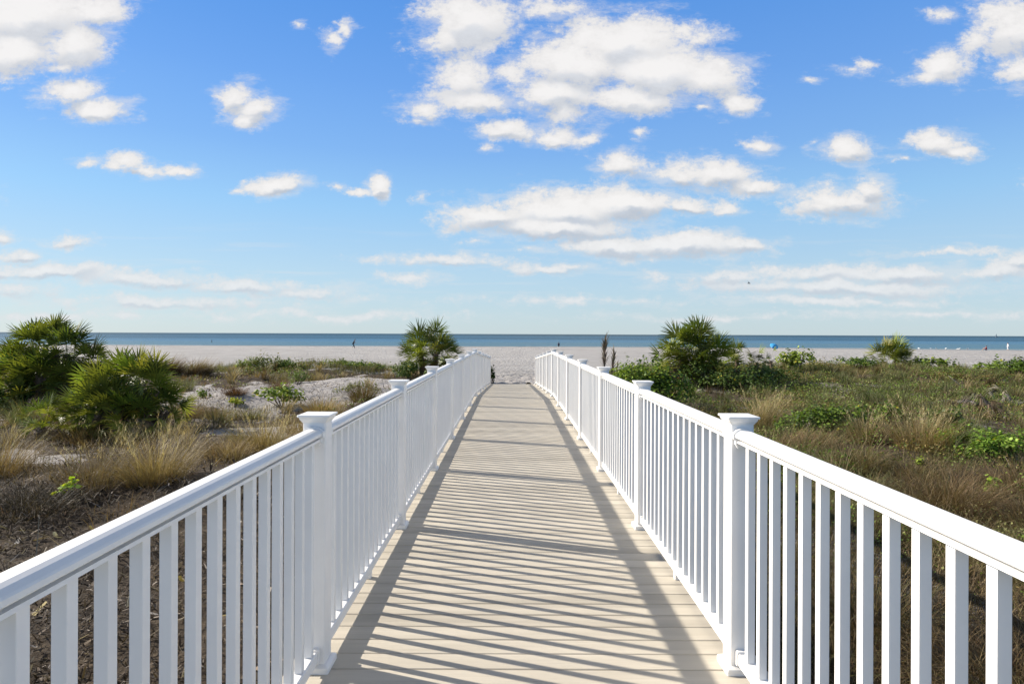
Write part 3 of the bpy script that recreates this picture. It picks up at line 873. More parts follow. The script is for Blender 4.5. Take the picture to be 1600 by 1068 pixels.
make_tuft('grass_clump', 1330, 900, .5, .9, 900, TB + TG, (.06, .045, .02), 'olive brown grass clump behind the middle of the near right section', droop=1.5, pos=(2.7, 4.6))
make_tuft('grass_clump', 1250, 860, .55, .9, 800, TB + TG, (.05, .04, .02), 'dusky grass clump behind the near right post', droop=1.4, pos=(2.5, 5.8))


# ------------------------------------------------------------------ dry stalks, dead fronds
def dry_stalk(px, d, h, lean, label, thick=.05, leaves=26, seed=0):
    x, y = at_dist(px, d), d
    z = float(ground_z(x, y)); rng = np.random.default_rng(seed)
    root = empty('dry_stalk', (x, y, z)); tag(root, label, 'dead plant', 'dry brown stalks by the right railing')
    m = MB(); m.tube([(0, 0, -.05), (lean * .4, 0, h * .5), (lean, 0, h)], [thick * .35, thick * .3, thick * .15], 6)
    link('stem', m.mesh('stem'), M_STEM, root)
    acc = Acc(); t = rng.uniform(.45, 1, leaves)
    base = np.stack([lean * t, 0 * t, h * t], -1)
    acc.add(*blades(base, rng.random(leaves) * 2 * PI, rng.uniform(.1, .5, leaves), rng.uniform(0, .6, leaves), h * rng.uniform(.12, .3, leaves), np.full(leaves, thick * 1.1), 3, vary((.15, .115, .09), leaves, rng), vary((.26, .21, .17), leaves, rng), rng))
    link('dead_leaf', acc.mesh('dead_leaf'), M_DEADLEAF, root)


dry_stalk(944, 24.5, 1.92, .03, 'tallest upright dry brown stalk beyond the right railing', .045, 120, 1)
dry_stalk(953, 24.0, 1.50, .18, 'second dry brown stalk leaning right of the tallest one', .04, 80, 2)
dry_stalk(960, 22.5, 1.05, .12, 'short dry brown stalk in front of the taller pair', .05, 24, 3)
dry_stalk(985, 25.0, .95, .45, 'thin bent dry stalk between the stalks and the tall palm', .03, 14, 4)


def dead_frond(px, py, label, seed, f=1.0, col=PGREY):
    x, y = gp(px, py); z = float(ground_z(x, y)); rng = np.random.default_rng(seed)
    root = empty('dead_palm_fronds', (x, y, z)); tag(root, label, 'dead plant', 'grey dead palm fronds in the right dune grass')
    m = MB(); m.tube([(0, 0, -.05), (.03, 0, .3 * f), (.02, .02, .5 * f)], [.07 * f, .06 * f, .04 * f], 7); link('stem', m.mesh('stem'), M_STEM, root)
    acc = Acc(); n = 12
    az = rng.random(n) * 2 * PI; el = rng.uniform(-1.2, .9, n); c = vary(col, n, rng, .25)
    fan_leaves(acc, np.array([[0, 0, .48 * f]]) + np.zeros((n, 3)), az, el, f * rng.uniform(.02, .35, n), f * rng.uniform(.25, .6, n), c, c * 1.1, rng, 9, .55, .9, .03, .8)
    link('dead_fronds', acc.mesh('dead_fronds'), M_DEADLEAF, root)


dead_frond(1532, 640, 'left one of the grey collapsed dead palm tufts, with an arching top', 5, .68, (.19, .155, .12))
dead_frond(1568, 632, 'right one of the grey dead palm tufts, more upright', 6, .72, (.22, .185, .145))
dead_frond(1545, 655, 'low grey dead frond heap in front of the two dead palm tufts', 7, .75, (.15, .10, .07))


def driftwood(name, pts, r, label, mat, cat='stick'):
    m = MB(); m.tube(pts, [r * (1 - .6 * i / (len(pts) - 1)) for i in range(len(pts))], 6)
    o = link(name, m.mesh(name, True), mat); tag(o, label, cat); return o


x, y = gp(1492, 612); z = float(ground_z(x, y))
driftwood('dry_stick', [(x + .45, y, z + .05), (x + .1, y, z + .35), (x - .25, y, z + .62)], .014, 'pale bare stick poking out of the grass left of the dead palm tufts', mat_plain('bleached_wood', (.45, .40, .32), .8))
x, y = gp(1165, 605); z = float(ground_z(x, y))
driftwood('dry_stick', [(x, y, z), (x - .03, y, z + .5), (x - .10, y, z + 1.05)], .02, 'thin pale stem standing in front of the dark shrub mass', mat_plain('pale_stem', (.22, .18, .12), .8))
x, y = at_dist(826, 26.1), 26.1
m = MB(); m.tube([(-.11, 0, .03), (-.04, .01, .055), (.05, 0, .05), (.12, .01, .02)], [.02, .045, .04, .012], 8)
tag(link('seaweed_clump', m.mesh('seaweed_clump', True), mat_plain('dry_seaweed', (.02, .017, .014), .8), None, (x, y, deck_z(26.1))), 'small black clump lying on the far right end of the deck', 'debris')


# ------------------------------------------------------------------ ground cover nobody could count
def in_view(x, y, margin=1.5):
    return (np.abs(x) < y * .86 + margin)


def carpet(name, label, n, xr, yr, dens, h, tips, base, seed, blades_per=14, spread=.35, droop=1.2, wk=.0006, seg=3, power=1.0):
    rng = np.random.default_rng(seed)
    y = yr[0] + (yr[1] - yr[0]) * rng.random(n) ** power
    half = y * .86 + 1.5
    x = (rng.random(n) * 2 - 1) * half
    ok = (x > xr[0]) & (x < xr[1]) & (rng.random(n) < dens(x, y))
    x, y = x[ok], y[ok]; z = ground_z(x, y)
    m = len(x); k = blades_per
    patch = fbm(x * .7, y * .7, seed + 5, 3)
    hh = np.repeat(h * (.5 + 1.0 * patch) * rng.uniform(.6, 1.3, m), k)
    a = rng.random(m * k) * 2 * PI; r = np.sqrt(rng.random(m * k)) * spread
    B = np.stack([np.repeat(x, k) + r * np.cos(a), np.repeat(y, k) + r * np.sin(a), np.repeat(z, k) - .03], -1)
    B[:, 2] = ground_z(B[:, 0], B[:, 1]) - .02
    # one leading colour per tussock so that light and dark patches show
    hue = np.clip((patch - .5) * 3 + .5 + rng.normal(0, .2, m), 0, .999)
    ti = np.asarray(tips, float)[(hue * len(tips)).astype(int)]
    c1 = np.repeat(ti, k, 0) * (1 + rng.normal(0, .22, (m * k, 1))); c0 = vary(base, m * k, rng, .25)
    W = np.repeat(np.maximum(.005, y * wk), k) * rng.uniform(.6, 1.3, m * k)
    acc = Acc()
    az0 = np.repeat(rng.random(m) * 2 * PI, k)
    az = np.where(rng.random(m * k) < .45, az0 + rng.normal(0, .5, m * k), a)
    acc.add(*blades(B, az, np.abs(rng.normal(.25, .3, m * k)), droop * rng.uniform(.2, 1.3, m * k), hh, W, seg, c0, np.clip(c1, .01, .6), rng))
    o = link(name, acc.mesh(name), M_GRASS); tag(o, label, kind='stuff'); return o


clearR = lambda x, y: sstep(1.45, 2.0, x) * (1 - .85 * sand_mask(x, y))
gapR = lambda x, y: sstep(.36, .50, fbm(x * .8, y * .8, 55, 4))
carpet('dune_grass', 'dense olive and brown dune grass right of the boardwalk', 15000, (1.35, 40), (4.2, 34), lambda x, y: clearR(x, y) * gapR(x, y), .30,
       ((.10, .07, .04), (.17, .125, .07), OLIVE, (.085, .105, .035), (.12, .135, .055), (.07, .095, .028), (.105, .12, .045), (.20, .16, .09)), (.06, .05, .025), 101, 18, .34, 2.0, .00070, 3, .8)
carpet('dune_grass', 'short brown grass and scrub left of the boardwalk', 6000, (-40, -1.4), (6.8, 34), lambda x, y: (1 - sstep(-2.0, -1.45, x)) * (1 - .93 * sand_mask(x, y)) * sstep(.44, .56, fbm(x * .75, y * .75, 77, 4)) * .8, .30,
       (BROWN, (.15, .095, .05), (.21, .145, .075), (.25, .18, .09), OLIVE, TAN, (.14, .14, .06)), (.09, .06, .035), 102, 16, .34, 1.8, .0007, 3, .9)
carpet('dune_grass', 'thin fringe of green beach grass along the dune crests', 3500, (-40, 45), (29, 37), lambda x, y: sstep(3.0, 5.0, np.abs(x)) * .8 * sstep(.35, .5, fbm(x * .5, y * .5, 88, 3)), .45,
       ((.10, .12, .04), OLIVE, (.13, .14, .06), (.19, .16, .08)), (.06, .06, .03), 103, 16, .4, 1.0, .00055, 3)
carpet('dune_grass', 'tangled dry thatch beside the near right railing', 2600, (1.3, 12), (1.6, 8.5), lambda x, y: sstep(1.3, 1.9, x) * (1 - .6 * sand_mask(x, y)), .30,
       (BROWN, (.12, .08, .045), (.2, .145, .08), (.25, .19, .11), OLIVE), (.04, .03, .018), 104, 40, .35, 1.9, .0008, 4)


def leaf_cover(name, label, n, xr, yr, dens, hmax, cols, size, seed, power=.8, grow=.0016):
    rng = np.random.default_rng(seed)
    y = yr[0] + (yr[1] - yr[0]) * rng.random(n) ** power
    x = (rng.random(n) * 2 - 1) * (y * .86 + 1.5)
    patch = fbm(x * .9, y * .9, seed, 4)
    ok = (x > xr[0]) & (x < xr[1]) & (rng.random(n) < dens(x, y))
    x, y, patch = x[ok], y[ok], patch[ok]; m = len(x)
    z = ground_z(x, y) + hmax * np.clip(patch * 2.2 - .55, .15, 1.2) * rng.random(m) ** .6
    nr = np.stack([rng.normal(0, .7, m), rng.normal(0, .7, m), np.abs(rng.normal(.7, .4, m))], -1); nr /= np.linalg.norm(nr, axis=1, keepdims=True)
    V, I, k = leaf_polys(np.stack([x, y, z], -1), nr, (size + y * grow) * rng.uniform(.6, 1.4, m), .55, rng, False)
    hue = np.clip((fbm(x * .6 + 9, y * .6, seed + 3, 3) - .5) * 3.4 + .5 + rng.normal(0, .22, m), 0, .999)
    c = np.asarray(cols, float)[(hue * len(cols)).astype(int)] * (1 + rng.normal(0, .28, (m, 1)))
    acc = Acc(); acc.add(V, I, np.repeat(np.clip(c, .008, .5), k, 0))
    o = link(name, acc.mesh(name), M_LEAF); tag(o, label, kind='stuff'); return o


carpet('dune_grass', 'separate little grass tussocks dotted over the left dune', 700, (-40, -1.7), (7.5, 33), lambda x, y: (1 - sstep(-2.4, -1.8, x)) * (1 - .9 * sand_mask(x, y)) * (1 - .85 * gauss(x, y, -9, 17.5, 5.5, 4.5)) * .8, .50,
       ((.10, .065, .04), (.19, .13, .07), (.30, .23, .14), (.12, .115, .05), (.14, .15, .085), (.37, .29, .18)), (.07, .05, .03), 111, 70, .14, 1.5, .00060, 4, .9)
carpet('dune_grass', 'separate little grass tussocks dotted over the right dune', 900, (1.7, 40), (5.0, 33), lambda x, y: clearR(x, y), .55,
       ((.08, .055, .035), (.15, .11, .06), (.09, .105, .04), (.11, .125, .055), (.26, .20, .12), (.08, .10, .035)), (.055, .045, .025), 112, 50, .15, 1.5, .00075, 4, .9)
leaf_cover('ground_cover', 'mixed green and brown small leaved ground cover in the right dune grass', 260000, (1.5, 40), (4.5, 34), lambda x, y: clearR(x, y) * sstep(.34, .48, fbm(x * .8, y * .8, 55, 4)) * .9, .34,
           ((.12, .09, .05), (.10, .10, .04), (.07, .095, .028), (.065, .10, .025), (.085, .13, .032), (.12, .145, .055), (.15, .15, .09)), .022, 301)
leaf_cover('low_scrub', 'low green scrub patches among the right dune grass', 150000, (1.9, 40), (6.0, 34), lambda x, y: clearR(x, y) * sstep(.50, .60, fbm(x * .55, y * .55, 91, 4)) * sstep(6, 9, y), .50,
           ((.055, .08, .022), (.07, .105, .028), (.085, .13, .032), (.05, .07, .02), (.115, .15, .045)), .030, 303)
leaf_cover('low_scrub', 'low green scrub patches in the left dune', 60000, (-40, -2.0), (13, 34), lambda x, y: (1 - sstep(-3.0, -2.2, x)) * (1 - .9 * sand_mask(x, y)) * sstep(.52, .62, fbm(x * .5, y * .5, 92, 4)), .40,
           ((.06, .08, .025), (.08, .11, .03), (.10, .13, .04), (.05, .065, .02), (.12, .11, .06)), .030, 304)
leaf_cover('ground_cover', 'small leaved grey green and brown ground cover in the left dune', 40000, (-40, -1.6), (8.5, 34), lambda x, y: (1 - sstep(-2.2, -1.6, x)) * (1 - .95 * sand_mask(x, y)) * sstep(.46, .58, fbm(x * .7, y * .7, 78, 4)) * .8, .24,
           ((.12, .08, .045), (.2, .14, .08), (.12, .12, .06), (.09, .11, .04), (.15, .14, .09)), .022, 302)


def litter(name, label, n, xr, yr, seed, cols, lmin=.03, lmax=.16, wmin=.004, wmax=.014, lift=.06):
    rng = np.random.default_rng(seed)
    x = rng.uniform(*xr, n); y = rng.uniform(*yr, n)
    ok = rng.random(n) < .25 + sstep(.35, .6, fbm(x * 1.7, y * 1.7, seed, 4)); x, y = x[ok], y[ok]; n = len(x)
    z = ground_z(x, y) + rng.random(n) ** 2 * lift * (.4 + 1.6 * fbm(x * 2.5, y * 2.5, seed + 1, 3))
    B = np.stack([x, y, z], -1)
    acc = Acc(); c = pick(cols, n, rng) * (1 + rng.normal(0, .3, (n, 1)))
    acc.add(*blades(B, rng.random(n) * 2 * PI, rng.normal(PI / 2 - .15, .5, n), rng.normal(0, .5, n), rng.uniform(lmin, lmax, n), rng.uniform(wmin, wmax, n), 2, np.clip(c, .006, .6), np.clip(c * 1.15, .006, .6), rng, 1.2, .5))
    o = link(name, acc.mesh(name), M_DEADLEAF); tag(o, label, kind='stuff'); return o


MUL = ((.03, .02, .014), (.05, .035, .024), (.075, .053, .037), (.10, .075, .055), (.018, .013, .010), (.035, .025, .018), (.06, .045, .03), (.17, .14, .11), (.04, .03, .022), (.28, .24, .2))
litter('bark_mulch', 'dark brown bark and leaf mulch left of the near railing', 70000, (-9.5, -1.0), (.3, 8.2), 201, MUL, .02, .10, .004, .018, .10)
litter('bark_mulch', 'brown leaf mulch scattered in the left dune', 26000, (-22, -1.2), (7.5, 22), 202, MUL + ((.3, .25, .19),), .05, .22, .008, .022)
litter('leaf_litter', 'pale dead sea grape leaves strewn on the mulch', 500, (-7, -1.1), (.4, 7.0), 203, ((.36, .31, .25), (.28, .22, .16), (.42, .38, .33), (.3, .24, .1)), .06, .13, .03, .06, .07)
litter('fallen_twigs', 'thin fallen twigs and palm fibres on the mulch by the left railing', 700, (-8, -1.1), (.4, 8), 206, ((.10, .075, .05), (.2, .16, .11), (.3, .26, .2), (.05, .035, .025)), .18, .5, .005, .012, .10)
litter('leaf_litter', 'brown twigs and leaves on the ground right of the railing', 22000, (1.1, 12), (1.0, 10), 204, MUL + ((.26, .2, .13),), .04, .22, .004, .012)
litter('beach_wrack', 'small dark bits of dune litter on the white sand', 4000, (-16, -2.5), (17, 29), 205, ((.06, .05, .04), (.12, .09, .07)), .05, .2, .012, .03)


# ------------------------------------------------------------------ people
def skin_obj(name, pts, edges, mat, parent, root=0, sub=2):
    me = bpy.data.meshes.new(name)
    me.from_pydata([p[0] for p in pts], edges, [])
    o = link(name, me, mat, parent)
    o.modifiers.new('Skin', 'SKIN'); s = o.modifiers.new('Subdivision', 'SUBSURF'); s.levels = sub; s.render_levels = sub
    for v, p in zip(me.skin_vertices[0].data, pts):
        r = p[1]; v.radius = r if isinstance(r, tuple) else (r, r)
    me.skin_vertices[0].data[root].use_root = True
    return o


SKIN = mat_plain('skin', (.42, .26, .18), .5); HAIR = mat_plain('dark_hair', (.03, .02, .015), .6)
CLOTH = {k: mat_plain(k + '_cloth', c, .85) for k, c in (('black', (.012, .012, .016)), ('white', (.8, .8, .8)), ('red', (.45, .04, .04)), ('navy', (.02, .03, .08)), ('tan', (.35, .27, .18)))}


def person(loc, rz, J, label, shirt, trousers, long_sleeve=False, short_legs=False):
    """J: joint positions in the figure's own frame, facing +X"""
    root = empty('person', loc, rz); tag(root, label, 'person', 'people on the far beach')
    V = Vector
    pts = []; ed = []
    def a(p, r, to=None):
        pts.append((tuple(p), r)); i = len(pts) - 1
        if to is not None: ed.append((to, i))
        return i
    pel = a(J['pelvis'], (.14, .11)); ch = a(J['chest'], (.16, .11), pel); nk = a(J['neck'], .055, ch)
    hd = V(J['head']); a_h = a(hd + V((0, 0, -.05)), (.07, .08), nk); a_t = a(hd + V((0, 0, .08)), (.075, .085), a_h)
    a(hd + V((.10, 0, -.01)), .015, a_h)
    cl_s = [(J['pelvis'], (.16, .13)), (J['chest'], (.185, .13)), (tuple((V(J['chest']) + V(J['neck'])) / 2), (.12, .09))]; cl_e = [(0, 1), (1, 2)]
    cl_t = [(J['pelvis'], (.165, .135))]; te = []
    for s in 'LR':
        sh = a(J['sh' + s], .06, ch); el = a(J['el' + s], .042, sh); wr = a(J['wr' + s], .028, el)
        wv = V(J['wr' + s]); dv = (wv - V(J['el' + s])).normalized(); sd = V((0, 1, 0)).cross(dv)
        if sd.length < .1: sd = V((1, 0, 0))
        sd.normalize()
        palm = a(wv + dv * .06, (.03, .018), wr)
        for k, (o, l) in enumerate(((-.03, .07), (-.01, .085), (.01, .08), (.03, .06))):
            f1 = a(wv + dv * (.10) + sd * o, .009, palm); a(wv + dv * (.10 + l) + sd * o * 1.1 + V((.01, 0, 0)), .007, f1)
        t1 = a(wv + dv * .055 + sd * -.05, .01, palm); a(wv + dv * .09 + sd * -.065, .008, t1)
        hp = a(J['hip' + s], .09, pel); kn = a(J['kn' + s], .058, hp); an = a(J['an' + s], .04, kn)
        av = V(J['an' + s]); a(av + V(J.get('toe' + s, (.18, 0, -.06))), .035, an)
        i = len(cl_s); cl_s.append((J['sh' + s], .075)); cl_s.append((J['el' + s] if long_sleeve else tuple(V(J['sh' + s]).lerp(V(J['el' + s]), .6)), .058)); cl_e += [(1, i), (i, i + 1)]
        if long_sleeve: cl_s.append((tuple(V(J['el' + s]).lerp(V(J['wr' + s]), .95)), .04)); cl_e.append((i + 1, i + 2))
        i = len(cl_t); cl_t.append((J['hip' + s], .11)); te.append((0, i))
        cl_t.append((tuple(V(J['hip' + s]).lerp(V(J['kn' + s]), .8)) if short_legs else J['kn' + s], .08)); te.append((i, i + 1))
        if not short_legs: cl_t.append((tuple(V(J['kn' + s]).lerp(V(J['an' + s]), .92)), .06)); te.append((i + 1, i + 2))
    skin_obj('body', pts, ed, SKIN, root)
    skin_obj('shirt', cl_s, cl_e, CLOTH[shirt], root); skin_obj('trousers', cl_t, te, CLOTH[trousers], root)
    bm = bmesh.new(); bmesh.ops.create_uvsphere(bm, u_segments=14, v_segments=9, radius=.115)
    for v in bm.verts:
        v.co.x *= .98; v.co.y *= .85
        if v.co.x > .03 and v.co.z < .045: v.co.x = .03
    me = bpy.data.meshes.new('hair'); bm.to_mesh(me); bm.free()
    link('hair', me, HAIR, root, tuple(hd + V((-.015, 0, .06))))
    return root


def standing(h=1.72, stride=.0, lean=0.0):
    k = h / 1.72
    J = dict(pelvis=(0, 0, .92), chest=(.02 + lean * .5, 0, 1.27), neck=(.02 + lean * .8, 0, 1.47), head=(.04 + lean, 0, 1.60))
    for s, q in (('L', 1), ('R', -1)):
        J['sh' + s] = (.0 + lean * .7, .19 * q, 1.40); J['el' + s] = (-.03 + lean * .7 - stride * .3 * q, .24 * q, 1.12); J['wr' + s] = (.06 + lean * .6 - stride * .35 * q, .25 * q, .88)
        J['hip' + s] = (0, .10 * q, .88); J['kn' + s] = (.03 + stride * .45 * q, .11 * q, .50); J['an' + s] = (stride * q - (0.0 if q > 0 else .05), .11 * q, .08 + (0 if q > 0 else stride * .15))
    return {a: tuple(c * k for c in v) for a, v in J.items()}


x, y = P(552, 118); J = standing(1.75, .22, .30)
J['knR'] = (.22, -.11, .52); J['anR'] = (-.18, -.11, .30); J['toeR'] = (.05, 0, -.15); J['pelvis'] = (-.10, 0, .90)
J['elL'] = (.10, .26, 1.10); J['wrL'] = (.34, .2, 1.12); J['elR'] = (.02, -.26, 1.12); J['wrR'] = (.28, -.22, 1.05)
person((x, y, float(ground_z(x, y)) - .02), 0, J, 'person in dark clothes jogging bent forward along the far beach', 'black', 'black', True)
x, y = P(873, 157)
person((x, y, SEA_Z - .58), PI / 2, standing(1.65), 'person in a dark top wading knee deep beyond the boardwalk end', 'navy', 'black', False, True)
x, y = P(1575, 132)
person((x, y, float(ground_z(x, y))), 2.6, standing(1.62, .12), 'person in white clothes standing at the right waterline', 'white', 'white', True)
x, y = P(1541, 131)
J = standing(1.7)
for kk in list(J): J[kk] = (J[kk][0] - (.05 if kk in ('chest', 'neck', 'head') else 0), J[kk][1], J[kk][2] - .76)
for s, q in (('L', 1), ('R', -1)):
    J['kn' + s] = (.40, .14 * q, .42); J['an' + s] = (.62, .14 * q, .07); J['el' + s] = (.12, .26 * q, .36); J['wr' + s] = (.34, .2 * q, .42)
person((x, y, float(ground_z(x, y))), 2.2, J, 'person in a red top sitting on the sand at the right waterline', 'red', 'navy', False, True)


# ------------------------------------------------------------------ umbrella, birds, marker, boat
def beach_umbrella(px, d):
    x, y = at_dist(px, d), d
    root = empty('beach_umbrella', (x, y, float(ground_z(x, y)))); tag(root, 'bright blue beach umbrella showing above the right dune crest', 'umbrella'); root.scale = (.68, .68, .85)
    root.rotation_euler = (math.radians(38), math.radians(10), 0)
    m = MB(); m.tube([(0, 0, -.2), (0, 0, 1.95)], [.022, .018], 8); link('pole', m.mesh('pole', True), mat_plain('umbrella_pole', (.7, .7, .68), .4), root)
    m = MB(); n = 8; rings = []
    for r, z in ((1.02, 1.38), (.80, 1.62), (.48, 1.80), (.04, 1.90)):
        rings.append([(r * math.cos(2 * PI * (k / (2 * n))) * (1 if k % 2 == 0 else .95), r * math.sin(2 * PI * (k / (2 * n))) * (1 if k % 2 == 0 else .95), z - (0 if k % 2 == 0 else .03)) for k in range(2 * n)])
    inner = [[(p[0] * .99, p[1] * .99, p[2] - .012) for p in r] for r in reversed(rings)]
    v = [p for r in rings + inner for p in r]; f = []; c = 2 * n
    for i in range(7):
        for k in range(c): f.append((i * c + k, i * c + (k + 1) % c, (i + 1) * c + (k + 1) % c, (i + 1) * c + k))
    for k in range(c): f.append((7 * c + k, 7 * c + (k + 1) % c, (k + 1) % c, k))
    m.add(v, f); link('canopy', m.mesh('canopy'), mat_plain('blue_canvas', (.03, .28, .55), .7), root)
    m = MB()
    for k in range(n):
        a = 2 * PI * k / n; m.tube([(0, 0, 1.80), (.78 * math.cos(a), .78 * math.sin(a), 1.56)], [.008, .006], 4)
    link('rib', m.mesh('rib'), mat_plain('umbrella_rib', (.6, .6, .6), .4), root)


beach_umbrella(1205, 100)


def bird(loc, rz, label, cat, group, span=.0, white=True, scale=1.0, tilt=0.0):
    root = empty('gull' if white else 'flying_bird', loc, rz); tag(root, label, cat, group); root.scale = (scale,) * 3
    root.rotation_euler = (tilt, 0, rz)
    mt = BIRDW if white else BIRDD
    m = MB(); m.tube([(-.24, 0, .17), (-.14, 0, .18), (0, 0, .19), (.10, 0, .23), (.15, 0, .29), (.20, 0, .30), (.25, 0, .29)], [.012, .05, .075, .06, .036, .036, .006], 10)
    link('body', m.mesh('body', True), mt, root)
    if span:
        for s in (1, -1):
            m = MB(); sec = []
            for q, (cx, ch, zz) in ((.03, (.02, .16, .21)), (.5, (.06, .13, .33)), (1.0, (-.08, .02, .27))):
                yv = s * span * .5 * q
                sec.append([(cx - ch / 2, yv, zz), (cx, yv, zz + .012), (cx + ch / 2, yv, zz), (cx, yv, zz - .008)])
            m.loft(sec); link('wing', m.mesh('wing', True), mt, root)
    else:
        m = MB()
        for s in (1, -1): m.tube([(0, .03 * s, .14), (.01, .03 * s, 0)], [.008, .007], 5)
        link('leg', m.mesh('leg'), mat_plain('bird_leg', (.3, .15, .05), .6), root)
        m = MB(); m.tube([(-.28, 0, .19), (-.10, 0, .225), (.06, 0, .235)], [.01, .07, .03], 8); link('wing', m.mesh('wing', True), BIRDG, root)


BIRDW = mat_plain('white_feather', (.75, .75, .74), .7); BIRDD = mat_plain('dark_feather', (.05, .05, .055), .7); BIRDG = mat_plain('grey_feather', (.35, .36, .38), .7)
for i, (px, d, sc, lb) in enumerate(((1422, 138, 1.2, 'leftmost of the small white gulls along the right waterline'), (1436, 137, 1.3, 'second white gull from the left along the right waterline'),
                                     (1455, 137, 1.1, 'third white gull from the left along the right waterline'), (1463, 138, 1.2, 'fourth white gull from the left along the right waterline'),
                                     (1478, 136, 1.4, 'white gull just left of the lone grey one on the sand'), (1498, 128, 1.5, 'lone gull standing higher up on the dry sand at right'),
                                     (1512, 135, 1.2, 'white gull closest to the person sitting at the right'))):
    x, y = P(px, d); bird((x, y, float(ground_z(x, y)) + .0), 1.0 + i * .9, lb, 'gull', 'gulls along the right waterline', 0, True, sc)
dB = 70.0
bird((at_dist(1168, dB), dB, EYE + (523 - 443.5) * dB / 960), .5, 'dark bird gliding alone in the sky over the sea', 'bird', None, .75, False, .75, math.radians(55))
x, y = P(331, 195)
m = MB(); m.tube([(0, 0, -1.2), (0, 0, .75)], [.09, .085], 9); m.loft([square_ring(.1, .75, .4), square_ring(.05, .85, .4)])
tag(link('marker_post', m.mesh('marker_post'), mat_plain('wet_wood', (.05, .045, .04), .7), None, (x, y, SEA_Z)), 'thin dark post standing in the shallow sea at left', 'post')
x, y = P(1557, 1500)
root = empty('sailing_boat', (x, y, SEA_Z)); tag(root, 'tiny sailing boat far out on the horizon at right', 'boat')
m = MB(); m.loft([[(-3.2, 0, .3), (-2.4, -1, 1.0), (-2.4, 1, 1.0)], [(0, 0, -.3), (0, -1.4, .9), (0, 1.4, .9)], [(4, 0, .6), (4, -.05, 1.3), (4, .05, 1.3)]]); link('hull', m.mesh('hull'), mat_plain('boat_hull', (.3, .32, .34), .4), root)
m = MB(); m.tube([(.4, 0, .8), (.4, 0, 9)], [.07, .05], 6); link('mast', m.mesh('mast'), mat_plain('boat_mast', (.2, .2, .2), .4), root)
m = MB(); m.loft([[(.3, -.03, 1.9), (-3, -.03, 1.9), (.3, -.03, 8.8)], [(.3, .03, 1.9), (-3, .03, 1.9), (.3, .03, 8.8)]]); link('sail', m.mesh('sail'), mat_plain('sail_cloth', (.55, .55, .52), .8), root)

# thin line of foam where the sea meets the sand
rng = np.random.default_rng(5)
V = []; Q = []
for k in range(3):
    xs = np.arange(-190, 190, 1.5)
    yw = np.array([next((yy for yy in np.arange(100, 175, .5) if float(ground_z(xx, yy)) < SEA_Z - .01), 152.0) for xx in xs[::8]])
    yw = np.interp(xs, xs[::8], yw) + k * 2.6 + (fbm(xs * .05, xs * 0 + k, 61 + k, 3) - .5) * 3.0
    wd = np.clip((vnoise(xs * .06, xs * 0 + 5 * k, 70 + k) - (.35 + .12 * k)) * 2.2, 0, .9)
    b = len(V)
    for xx, yy, w_ in zip(xs, yw, wd): V += [(xx, yy - w_ * .5, SEA_Z + .03), (xx, yy + w_ * .5, SEA_Z + .03)]
    for i in range(len(xs) - 1):
        if wd[i] > 0 or wd[i + 1] > 0: Q.append((b + 2 * i, b + 2 * i + 2, b + 2 * i + 3, b + 2 * i + 1))
tag(link('surf_foam', mesh_np('surf_foam', V, [np.array(Q)]), M_FOAM), 'thin white foam of small waves along the waterline', kind='stuff')


